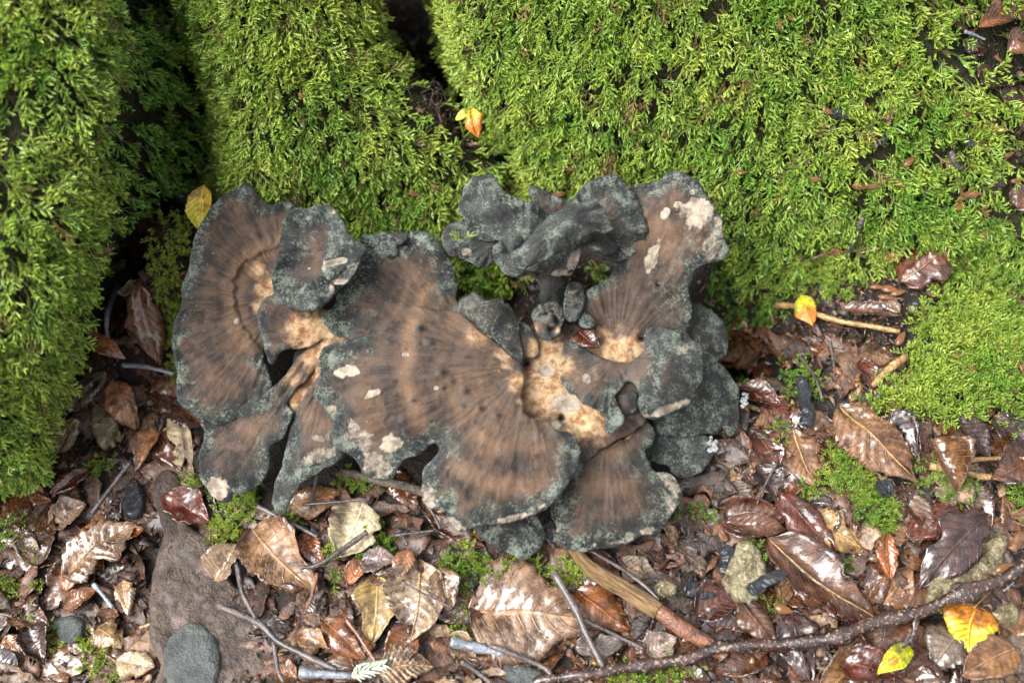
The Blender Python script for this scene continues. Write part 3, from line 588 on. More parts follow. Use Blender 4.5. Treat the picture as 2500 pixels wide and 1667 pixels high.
K_(tag='cap7', at=(1480,1000), rim=52, label='front right fan under the middle one', th=7,
   out=[(1420,1040),(1470,1000),(1528,1000),(1551,1010),(1586,1035),(1600,1064),(1592,1085),(1576,1100),(1589,1129),(1601,1152),(1628,1154),(1651,1167),(1664,1198),(1660,1229),(1643,1252),(1620,1282),(1605,1301),(1566,1307),(1543,1319),(1513,1333),(1467,1338),(1429,1344),(1390,1341),(1367,1328),(1356,1305),(1356,1278),(1344,1252),(1360,1180),(1380,1110)],
   h=[(1480,1010,40),(1560,1030,36),(1420,1130,36),(1590,1130,30),(1650,1200,24),(1500,1180,38),(1600,1290,18),(1450,1330,16),(1370,1310,18),(1400,1230,28)],
   pale=[(1440,1090,40,.4),(1490,1070,18,.4)], rings=[(110,30,.2),(190,26,.3)], patch=[(1637,1172,30,32,30,.66),(1640,1225,14,30,10,.55),(1582,1295,24,12,-20,.66),(1363,1290,9,18,0,.6),(1536,1311,12,14,0,.6),(1450,1328,9,8,0,.6),(1500,1325,30,6,-10,.52)],
   cracks=[(1402,1092,1450,1078),(1450,1078,1500,1052),(1448,1102,1520,1068),(1520,1068,1540,1052)])
K_(tag='tongue', at=(1500,870), rim=18, label='brown tongue lobe with a dark folded edge', th=5, wav=2.5,
   out=[(1364,922),(1370,869),(1380,845),(1406,829),(1430,850),(1463,870),(1500,884),(1543,884),(1560,900),(1536,930),(1517,948),(1503,968),(1518,1000),(1524,1020),(1513,1043),(1495,1056),(1478,1047),(1475,1016),(1450,995),(1421,980),(1390,952)],
   h=[(1400,850,50),(1380,920,49),(1520,890,56),(1440,940,55),(1500,1030,58),(1480,980,56)], pale=[(1390,900,46,.6),(1450,910,40,.45)], patch=[(1429,926,13,13,0,.62)], rimblob=[(1495,1020,40,1.2),(1500,960,36,1.0)])
K_(tag='knob2', auto=0, at=(1527,985), rim=10, label=None, th=10, wav=1, out=[(1504,980),(1515,960),(1540,952),(1558,968),(1560,995),(1545,1010),(1520,1008)], h=[(1530,982,56),(1505,980,48),(1560,985,48),(1530,955,48),(1530,1010,48)], step=4)
K_(tag='cap21', at=(1600,1100), rim=95, label='dark round lobe with a white fluffy spot beside it', th=5,
   out=[(1590,1050),(1670,1048),(1719,1060),(1740,1080),(1746,1098),(1727,1131),(1700,1160),(1670,1165),(1643,1156),(1628,1137),(1601,1129),(1575,1106)],
   h=[(1600,1090,18),(1740,1090,10),(1680,1160,6),(1660,1060,18)])
K_(tag='cap20', at=(1600,940), rim=120, label='large dull dark green lobe low on the right', th=5,
   out=[(1600,930),(1680,880),(1723,884),(1750,880),(1777,907),(1790,925),(1804,949),(1802,984),(1806,1026),(1798,1050),(1785,1064),(1772,1052),(1762,1042),(1748,1058),(1735,1058),(1700,1062),(1658,1066),(1620,1060),(1597,1040)],
   h=[(1620,960,34),(1740,890,26),(1800,960,16),(1780,1050,10),(1650,1055,22),(1700,980,32),(1745,960,22),(1745,1040,18)], wav=3)
K_(tag='cap19', at=(1660,820), rim=80, label='dark half moon lobe at the right edge', th=6,
   out=[(1650,790),(1668,750),(1683,741),(1705,741),(1737,756),(1763,781),(1777,817),(1777,850),(1763,875),(1734,890),(1719,893),(1680,880)],
   h=[(1670,810,42),(1700,750,40),(1770,800,30),(1760,870,26),(1720,820,38)])
K_(tag='cap10', at=(1500,870), rim=34, label='tall brown back fan with cream scars and a ragged edge', th=6, wav=3,
   out=[(1542,458),(1585,445),(1611,440),(1622,428),(1651,418),(1679,427),(1705,440),(1714,460),(1734,488),(1748,514),(1764,539),(1764,557),(1770,586),(1777,611),(1766,629),(1744,640),(1716,646),(1700,656),(1693,676),(1684,702),(1686,727),(1691,756),(1683,788),(1676,810),(1687,830),(1680,860),(1600,880),(1535,884),(1506,886),(1464,857),(1455,814),(1450,792),(1430,798),(1417,788),(1416,763),(1421,745),(1428,718),(1439,700),(1470,688),(1495,665),(1508,640),(1515,560)],
   h=[(1500,860,50),(1440,740,66),(1480,780,58),(1560,760,66),(1670,780,58),(1540,650,82),(1680,660,84),(1600,560,98),(1650,430,104),(1740,520,98),(1770,610,88),(1560,480,98),(1600,850,56)],
   pale=[(1510,865,60,1.0),(1540,850,46,.9),(1470,830,42,.9),(1500,810,46,.55),(1430,790,20,.4)], rings=[(300,60,.35),(400,20,.2)],
   patch=[(1705,514,40,33,0,.95),(1622,521,12,15,30,.9),(1654,500,11,10,0,.8),(1752,542,14,20,0,.75),(1592,625,15,38,22,1),(1740,600,26,40,10,.52),(1745,560,16,18,0,.5),(1690,470,8,7,0,.7),(1690,575,30,26,0,.46)],
   dips=[(1608,694,7,6),(1568,826,10,8)], warts=[(1608,694,8,0),(1568,826,11,0)], rimblob=[(1640,720,80,.55),(1680,610,50,.4),(1610,650,50,.35)])  # flat dark marks put shade colour into both holes
K_(tag='cap9', at=(1520,880), rim=85, label='right lobe with pale green flecks and a cream tip', th=8,
   out=[(1578,806),(1605,795),(1640,805),(1676,822),(1700,834),(1716,850),(1721,884),(1712,926),(1700,961),(1681,988),(1651,1003),(1612,1020),(1589,1022),(1566,1010),(1557,984),(1559,961),(1548,935),(1520,925),(1500,912),(1528,890),(1555,872),(1570,850)],
   h=[(1530,890,56),(1600,810,64),(1620,880,72),(1710,860,64),(1700,950,56),(1620,1010,48),(1565,1000,50),(1600,960,66)],
   pale=[], patch=[(1668,852,26,14,-10,.62),(1635,996,52,13,-22,.85),(1580,1016,14,7,0,.6)], rimblob=[(1650,930,80,.5)], rings=[(70,40,.2)])
K_(tag='cap16', at=(1300,850), rim=26, label='small lobe left of the red leaf scrap', th=5,
   out=[(1197,806),(1203,786),(1217,767),(1231,770),(1264,781),(1289,796),(1303,812),(1318,840),(1310,866),(1267,874),(1239,855),(1210,832)],
   h=[(1200,800,66),(1220,770,66),(1300,850,50),(1260,860,56),(1270,800,56),(1235,810,58)], pale=[(1310,850,32,.9)], rimblob=[(1212,800,32,.9)])
K_(tag='cap17', auto=0, at=(1340,790), rim=34, label='small curled snail like lobe', th=9, wav=1.5,
   out=[(1300,775),(1302,762),(1314,749),(1330,740),(1350,733),(1372,745),(1378,765),(1374,790),(1365,818),(1336,829),(1315,820),(1303,800)],
   h=[(1340,785,60),(1300,780,54),(1345,735,64),(1376,770,62),(1336,828,54),(1350,770,68),(1325,768,62)], pale=[(1310,800,18,.9),(1362,806,13,.7)], dips=[(1345,800,9,7),(1335,765,7,5),(1360,780,6,5)], patch=[(1345,790,14,5,20,.5)], cracks=[(1320,770,1350,760),(1350,760,1366,785),(1366,785,1345,810)])
K_(tag='cap18', auto=0, at=(1400,740), rim=60, label='small pale green knob lobe', th=9, wav=4, patch=[(1402,712,15,5,-10,.6),(1396,736,14,5,25,.55),(1408,760,12,4,0,.5)], cracks=[(1385,725,1415,722),(1388,750,1415,742)],
   out=[(1376,738),(1380,712),(1390,694),(1403,688),(1421,692),(1429,712),(1428,740),(1420,768),(1406,782),(1390,782),(1378,768)],
   h=[(1400,735,76),(1378,740,68),(1404,690,70),(1428,720,70),(1400,780,66)])
K_(tag='cap18b', auto=0, at=(1425,790), rim=20, label=None, th=8, wav=1, out=[(1414,770),(1424,758),(1438,764),(1452,785),(1448,798),(1428,800),(1415,792)], h=[(1430,780,70),(1414,785,66),(1450,790,66),(1430,760,66),(1430,800,66)], step=4)
K_(tag='cap15', at=(1340,540), rim=26, label='pointed lobe at the back of the ruffled cluster', th=5,
   out=[(1289,454),(1314,459),(1351,474),(1383,492),(1401,485),(1420,500),(1390,540),(1340,560),(1300,530),(1296,490)], h=[(1290,456,92),(1400,490,92),(1340,540,84),(1350,490,90)])
K_(tag='cap14', auto=0, at=(1220,570), rim=110, label='left lower lobe of the ruffled cluster with a moss sprig', th=5,
   out=[(1078,586),(1080,572),(1087,559),(1108,546),(1140,540),(1217,560),(1230,610),(1208,640),(1181,649),(1152,640),(1123,626),(1094,619)],
   h=[(1090,580,82),(1130,560,90),(1210,590,86),(1180,640,74),(1110,620,76)], patch=[(1139,613,13,12,0,.7)], wav=2.5)
K_(tag='cap11', auto=0, at=(1440,560), rim=70, label='dark domed lobe on the right of the ruffled cluster', th=5,
   out=[(1396,494),(1408,474),(1426,452),(1459,432),(1484,427),(1517,434),(1542,461),(1560,499),(1575,532),(1582,564),(1576,592),(1553,614),(1528,631),(1502,635),(1470,626),(1440,580),(1416,525)],
   h=[(1420,540,98),(1420,470,106),(1490,430,108),(1560,500,104),(1580,570,98),(1500,630,86),(1490,520,110)], rings=[(60,30,.25)])
K_(tag='cap13', auto=0, at=(1290,600), rim=150, label='upper left ruffled lobe of the cluster', th=6, wav=2.5,
   out=[(1126,478),(1129,462),(1137,449),(1159,433),(1192,427),(1213,441),(1235,467),(1260,485),(1300,496),(1322,510),(1336,528),(1320,560),(1289,590),(1278,612),(1260,629),(1245,612),(1217,588),(1173,584),(1145,572),(1134,539),(1119,510),(1122,495)],
   h=[(1160,436,108),(1210,445,112),(1140,490,98),(1180,500,108),(1230,510,116),(1300,500,112),(1330,530,108),(1150,565,92),(1250,620,98),(1290,560,114),(1215,565,96),(1130,520,108),(1200,470,116),(1170,520,112),(1160,490,98)], rimblob=[(1220,520,140,1.3)])
K_(tag='nub', auto=0, at=(1250,560), rim=150, label=None, th=6, wav=1, step=3.5, out=[(1226,570),(1240,556),(1262,554),(1280,566),(1282,590),(1272,615),(1262,632),(1250,622),(1234,600)], h=[(1250,575,116),(1262,630,108),(1228,575,104),(1282,580,104),(1256,600,120)], rimblob=[(1255,590,60,1.3)], patch=[(1260,618,6,12,0,.55)])
K_(tag='cap12', auto=0, at=(1380,540), rim=150, label='upper fold of the front ruffled lobe in the cluster', th=5, wav=2.5,
   out=[(1250,622),(1285,588),(1325,540),(1361,514),(1416,502),(1455,497),(1474,510),(1488,539),(1498,556),(1480,566),(1450,566),(1410,588),(1370,612),(1330,634),(1290,650),(1262,652)],
   h=[(1262,640,116),(1310,590,126),(1361,520,126),(1440,505,124),(1490,550,126),(1400,545,138),(1400,588,130),(1330,632,122),(1450,564,130),(1360,570,136)], rimblob=[(1340,590,160,1.3)])
K_(tag='cap12b', auto=0, at=(1380,560), rim=150, label='front ruffled lobe of the cluster with a pinkish rim', th=5, wav=2.5,
   out=[(1204,600),(1225,590),(1250,605),(1275,632),(1310,625),(1360,600),(1400,570),(1445,548),(1490,548),(1503,560),(1511,588),(1505,609),(1490,622),(1466,617),(1445,611),(1426,601),(1418,615),(1410,640),(1396,662),(1372,673),(1345,669),(1304,658),(1280,666),(1257,675),(1231,669),(1213,646),(1204,622)],
   h=[(1215,602,96),(1262,645,94),(1240,665,84),(1310,625,88),(1300,655,92),(1360,600,86),(1395,612,104),(1380,660,88),(1340,660,90),(1440,555,90),(1435,595,116),(1490,552,88),(1500,600,96),(1465,592,114),(1350,635,108)],
   patch=[(1402,640,13,36,20,1.2),(1375,664,30,11,-15,1.2),(1432,583,18,10,-20,.6),(1455,608,30,6,5,.5)], rimblob=[(1340,590,180,1.3)])
K_(tag='cap2', auto=0, at=(850,610), rim=80, label='dark folded lobe standing on the left fan', th=7, wav=2.5,
   out=[(688,559),(692,540),(704,522),(725,508),(751,510),(776,500),(802,500),(824,518),(840,540),(856,572),(875,588),(894,610),(882,630),(872,655),(862,681),(840,694),(827,703),(811,724),(783,750),(748,759),(719,757),(700,748),(677,735),(668,703),(665,671),(674,636),(681,607)],
   h=[(720,540,80),(790,510,82),(690,620,76),(670,680,74),(700,740,70),(760,620,68),(760,690,72),(790,740,74),(850,590,82),(880,620,84)], pale=[(745,660,24,.22)], rings=[(90,24,.35)], patch=[(818,515,6,6,0,.9),(753,655,4,4,0,.8)])
K_(tag='flap', auto=0, at=(800,760), rim=120, label='rolled flap on the dark folded lobe', th=6, wav=2,
   out=[(707,748),(716,726),(740,700),(770,680),(790,676),(812,690),(818,705),(806,728),(782,750),(750,757)], h=[(715,745,78),(750,705,84),(790,682,88),(800,720,84),(760,735,90)], patch=[(810,705,8,9,0,.7)])
K_(tag='lip', auto=0, at=(890,610), rim=90, label='pale edged lip on the dark folded lobe', th=7, wav=2,
   out=[(786,648),(790,630),(808,612),(832,600),(862,594),(880,592),(896,608),(884,632),(874,656),(860,676),(842,692),(818,694),(802,684),(790,666)], h=[(795,640,88),(840,605,94),(890,608,92),(870,650,92),(820,688,84),(825,650,86),(800,675,88)],
   patch=[(817,640,30,9,-14,.95),(822,690,30,9,-18,.8),(790,652,6,20,0,.75),(862,660,7,16,25,.5)])
FH = 0.0
fbase = Pz(np.array(1330.), np.array(940.), 0.045); fbase[2] = gz(fbase[0], fbase[1])
fungus = empty('bracket_fungus', fbase, 'large clustered bracket fungus with blackened brown fan shaped lobes', 'fungus')
def build_cap(c, idx):
    st = c.get('step', 4.2); P, F, d = sheet(c['out'], st, True, 3.2 if st > 4 else 1.2, 300 + idx)
    x, y = P[:, 0], P[:, 1]; z = tps(c['h'])(x, y); ax_, ay_ = c['at']
    dx, dy = x - ax_, y - ay_; rad = np.hypot(dx, dy) + 1; ang = np.arctan2(dy, dx); rs = np.random.RandomState(idx)
    z = z + c.get('wav', 2.2) * fbm(x / 55, y / 55, 100 + idx, 3) * 1.3
    z = z + 0.95 * fbm(ang * 22, rad / 140, 130 + idx, 3) * S(rad / 60) + 0.35 * fbm(x / 9, y / 9, 150 + idx, 2)
    edge = S(1 - d / 55); z = z + (5.0 if c['rim'] >= 110 else 4.2) * edge * fbm(ang * 6, rad / 90, 170 + idx, 3) * S(rad / 80)
    if 'ridge' in c:
        rr, wd, hh = c['ridge']; q = rad + 14 * fbm(ang * 5, rad * 0, idx, 3); z = z + hh * S((q - rr) / wd) * S((rr + 90 - q) / 90)
    wart = np.zeros(len(x))
    ws = list(c.get('warts', []))
    for _ in range(c.get('nrand', 0)):
        j = rs.randint(len(x))
        if d[j] > 60: ws.append((x[j], y[j], rs.uniform(3, 6), rs.uniform(.8, 2)))
    for (wx, wy, wr, wh) in ws:
        ll = ((x - wx) * np.cos(.6) ) ** 2 + (y - wy) ** 2; g = np.exp(-ll / (wr * wr) * 1.2); z = z + wh * g; wart = np.maximum(wart, S(g * 1.4 - 0.25) * (0.95 if wh == 0 else 0.75))  # marks without height are holes with their shade painted in
    for (wx, wy, wr, dep) in c.get('dips', []): z = z - dep * np.exp(-((x - wx) ** 2 + (y - wy) ** 2) / (wr * wr))
    pale = np.zeros(len(x))
    for (x0, y0, x1, y1) in c.get('cracks', []):
        L2 = (x1 - x0) ** 2 + (y1 - y0) ** 2; t_ = np.clip(((x - x0) * (x1 - x0) + (y - y0) * (y1 - y0)) / L2, 0, 1)
        dd = np.hypot(x - x0 - t_ * (x1 - x0), y - y0 - t_ * (y1 - y0)) + 4 * fbm(x / 14, y / 14, 7, 2)
        z = z - 5 * np.exp(-(dd / 6) ** 2)
        if c['rim'] < 100 and c['tag'] not in ('cap17', 'cap18'): pale = np.maximum(pale, 0.95 * np.exp(-((dd - 6) / 6) ** 2))
    z = z - 0.9 * (1 - np.sqrt(np.clip(1 - np.clip(1 - d / 6, 0, 1) ** 2, 0, 1)))
    nz = fbm(x / 24, y / 24, 200 + idx, 4)
    rim = np.zeros(len(x))
    if c['rim'] > 0: rim = np.clip(1.12 - (d + 26 * nz) / (c['rim'] * 1.4), 0, 1)
    mr = rad.max(); rim = rim * S((rad / mr - 0.16) / 0.30) if c['rim'] < 88 and c.get('auto', 1) else rim
    for (bx, by, br) in c.get('norim', []): rim = rim * (1 - 0.97 * np.exp(-(((x - bx) ** 2 + (y - by) ** 2) / (br * br)) ** 2))
    for (bx, by, br, bs) in c.get('rimblob', []): rim = np.maximum(rim, np.clip(bs * np.exp(-((x - bx) ** 2 + (y - by) ** 2) / (br * br)) + 0.18 * nz, 0, 1))
    for (bx, by, br, bs) in c.get('pale', []): pale = np.maximum(pale, bs * np.exp(-((x - bx) ** 2 + (y - by) ** 2) / (br * br)))
    rim = rim * (1 - S(pale * 1.3))
    tan = np.full(len(x), 0.15)
    for (rr, wd, st_) in c.get('rings', []): tan = tan + st_ * np.exp(-((rad + 16 * fbm(ang * 3, rad / 200, idx + 9, 3) - rr) / wd) ** 2)
    patch = np.zeros(len(x))
    for q in c.get('patch', []):
        px_, py_, rx, ry, dg = q[:5]; sg = q[5] if len(q) > 5 else 1.0
        ca, sa = math.cos(R(dg)), math.sin(R(dg)); u = (x - px_) * ca + (y - py_) * sa; v = -(x - px_) * sa + (y - py_) * ca
        rr = np.sqrt((u / rx) ** 2 + (v / ry) ** 2) + 0.55 * nz + 0.25 * fbm(x / 9, y / 9, idx, 2); patch = np.maximum(patch, sg * S((1.35 - rr) / 0.7))
    T = Pz(x, y, z * 1e-3); n = len(T)
    thick = (0.8 + (c.get('th', 6) * .6 - 0.8) * S(d / 70)) * 1e-3
    B = T.copy(); B[:, 2] -= thick
    bd = boundary(F); V = np.vstack([T, B])
    FF = [tuple(map(int, t_)) for t_ in F] + [(int(t_[0]) + n, int(t_[2]) + n, int(t_[1]) + n) for t_ in F]
    for a, b in bd: FF += [(b, a, a + n), (b, a + n, b + n)]
    two = lambda q, e=None: np.r_[q, q if e is None else np.full(n, e)]
    under = np.r_[np.zeros(n), np.clip(0.25 + d / 20, 0, 1) * (0.12 if c['rim'] >= 110 else 1)]
    fibv = np.stack([np.cos(ang) * 3.2, np.sin(ang) * 3.2, rad / 330.0 + idx * 3.7 + 0.15 * fbm(x / 40, y / 40, idx + 77, 2)], 1); fibv = np.vstack([fibv, fibv])
    o = child_mesh('lobe', V, np.array(FF, np.int32), [M['cap']], fungus, c.get('label'), None, True,
        dict(rim=two(rim), pale=two(pale), patch=two(patch, 0.0), tan=two(tan), wart=two(wart, 0.0), under=under, fib=fibv, rad=two(rad / 100 + idx * 5.3)))
    return o
for i, c in enumerate(CAPS): build_cap(c, i)
# the stalks that carry the lobes
def stalk(a, b, r0, r1, seed, label=None):
    pts = spline(np.array([a, (np.array(a) + np.array(b)) / 2 + [0.004, 0.002, 0], b]), 5)
    V, F = tube(pts, np.linspace(r0, r1, len(pts)), 22, 0.22, seed); n = len(V)
    z = np.zeros(n); t_ = (V[:, 2] - V[:, 2].min()) / (np.ptp(V[:, 2]) + 1e-9)
    child_mesh('stalk', V, F, [M['cap']], fungus, label, None, True, dict(rim=z + (.5 if label else .55), pale=z + .2, patch=z, tan=z + .1, wart=z + (0.7 if label else 0), under=z, fib=V * 20, rad=z))
def gb(px, py, h): p = Pz(np.array(float(px)), np.array(float(py)), h); return p
b0 = gb(1400, 950, .040); g0 = b0.copy(); g0[2] = -0.03; stalk(g0, b0, .030, .034, 1)
b0 = gb(800, 870, .030); g0 = b0.copy(); g0[2] = -0.05; stalk(g0, b0, .022, .022, 2)
stalk(gb(1350, 790, .005), gb(1345, 690, .045), .013, .009, 3, 'dark crumbly stump below the ruffled cluster')
stalk(gb(1180, 900, .0), gb(1150, 850, .046), .03, .034, 5)
# ------------------------------------------------------------------ litter on the ground
def leaf_geo(L, Wd, seed, fold=0.25, bend=0.15, curl=0.2, pleat=1.0, nu=40, nv=12, shape=0.0, torn=0.0):
    rs = np.random.RandomState(seed)
    u = np.linspace(0, 1, nu + 1); v = np.linspace(-1, 1, nv + 1); U, Vv = np.meshgrid(u, v, indexing='ij')
    prof = np.sin(np.pi * np.clip(U, 0, 1) ** (0.85 + shape)) ** 0.72 * (1 - 0.18 * U) ; prof = prof + 0.02
    edge = 1 + 0.30 * fbm(U * 3.3 + seed, Vv * 0 + np.sign(Vv) * 3, seed, 5) * np.abs(Vv)
    if torn: edge = edge - torn * np.clip(fbm(U * 5 + seed * 1.3, np.sign(Vv) * 2.0, seed + 2, 3), 0, 1) * (np.abs(Vv) ** 2)
    x = U * L + 0.05 * L * fbm(U * 2, Vv, seed + 4, 2) * np.abs(Vv); y = Vv * prof * edge * Wd / 2
    y = y + 0.06 * L * rs.uniform(-1, 1) * np.sin(np.pi * U)
    a = np.abs(Vv)
    z = fold * np.abs(y) - curl * Wd * (a ** 3) * rs.uniform(.3, 1) * rs.choice([-1, 1]) * prof
    z = z + bend * L * (np.sin(np.pi * U) - 0.4) * rs.uniform(.5, 1)
    ph = (U - 0.26 * a) * 9
    z = z + pleat * 0.0015 * np.cos(2 * np.pi * ph) * np.clip(a * 3, 0, 1) * prof
    z = z + 0.12 * Wd * fbm(U * 2.2 + seed, Vv * 1.4, seed + 6, 3) + 0.05 * Wd * (0.5 - np.abs(fbm(U * 5 + seed, Vv * 3, seed + 8, 2))) 
    # roll the margins of curled leaves
    V = np.stack([x - L / 2, y, z], -1).reshape(-1, 3); n = len(V)
    idx = np.arange(n).reshape(nu + 1, nv + 1)
    F = np.stack([idx[:-1, :-1], idx[1:, :-1], idx[1:, 1:], idx[:-1, 1:]], -1).reshape(-1, 4)
    V = V + np.random.RandomState(seed + 1).normal(0, 1, 3) * 0; V2 = V - [0, 0, 0.00035]; F2 = F[:, ::-1] + n
    ring = np.r_[idx[:, 0], idx[-1, 1:], idx[::-1, -1][1:], idx[0, ::-1][1:-1]]; rn = np.roll(ring, -1)
    F3 = np.stack([rn, ring, ring + n, rn + n], -1)
    uv = np.stack([U, Vv, np.zeros_like(U)], -1).reshape(-1, 3)
    return np.vstack([V, V2]), np.vstack([F, F2, F3]).astype(np.int32), np.vstack([uv, uv]), V.reshape(nu + 1, nv + 1, 3)
LEAF_N = 0
def leaf(bx, by, tx, ty, wpx, col, label, lift=7, fold=0.22, bend=0.10, curl=0.22, pleat=0.45, tilt=0.0, mat='leaf', veins=False, s=None, name='fallen_leaf', group=None, torn=0.0, shape=0.0, cat='leaf', base_h=None):
    """A beech leaf whose stalk end is seen at (bx,by) and whose tip at (tx,ty), WPX pixels wide."""
    global LEAF_N; LEAF_N += 1; seed = 5000 + LEAF_N * 7
    if s is not None:
        a = Ps(np.array(float(bx)), np.array(float(by)), s); b = Ps(np.array(float(tx)), np.array(float(ty)), s); c = (a + b) / 2; nc = -FWD
    elif base_h is None:
        a, na = hit(bx, by, None, lift * 1e-3); b, nb_ = hit(tx, ty, None, lift * 1e-3)
        c, nc = hit((bx + tx) / 2, (by + ty) / 2, None, lift * 1e-3)
    else:
        a = gb(bx, by, base_h); b = gb(tx, ty, base_h); c = gb((bx + tx) / 2, (by + ty) / 2, base_h); nc = np.array([0, 0, 1.0])
    X = unit(b - a); L = np.linalg.norm(b - a); nrm = unit(nc * 0.5 + np.array([0, 0, 1.0])); Y = unit(np.cross(nrm, X)); Z = np.cross(X, Y)
    ct, st = math.cos(tilt), math.sin(tilt); Y, Z = Y * ct + Z * st, Z * ct - Y * st
    V, F, uv, grid = leaf_geo(L, wpx * K * 1.06, seed, fold, bend, curl, pleat, torn=torn, shape=shape)
    m = (a + b) / 2 * 0.5 + c * 0.5
    W = m + V[:, :1] * X + V[:, 1:2] * Y + V[:, 2:] * Z
    col = tuple(float(k_) for k_ in np.array(col) ** 1.12 * (0.5 if mat.startswith('leaf_') else 0.58))
    o = thing_mesh(name, W, F, [M[mat]], label, cat, group, col, True, dict(leafuv=uv))
    if veins:
        nv = grid.shape[1] // 2; p = grid[:, nv] + [0, 0, 0.0003]; p = m + p[:, :1] * X + p[:, 1:2] * Y + p[:, 2:] * Z
        Vt, Ft = tube(p, np.linspace(.0008, .0003, len(p)), 5); child_mesh('midrib', Vt, Ft, [M['straw']], o)
    return o
TAN = (.26, .14, .07); BRN = (.14, .06, .028); RED = (.13, .036, .018); DRK = (.06, .026, .017); ORG = (.36, .125, .03); CRM = (.62, .52, .36); PUR = (.085, .045, .042); GRY = (.20, .15, .12); SIL = (.44, .33, .24); DUL = (.12, .08, .05)
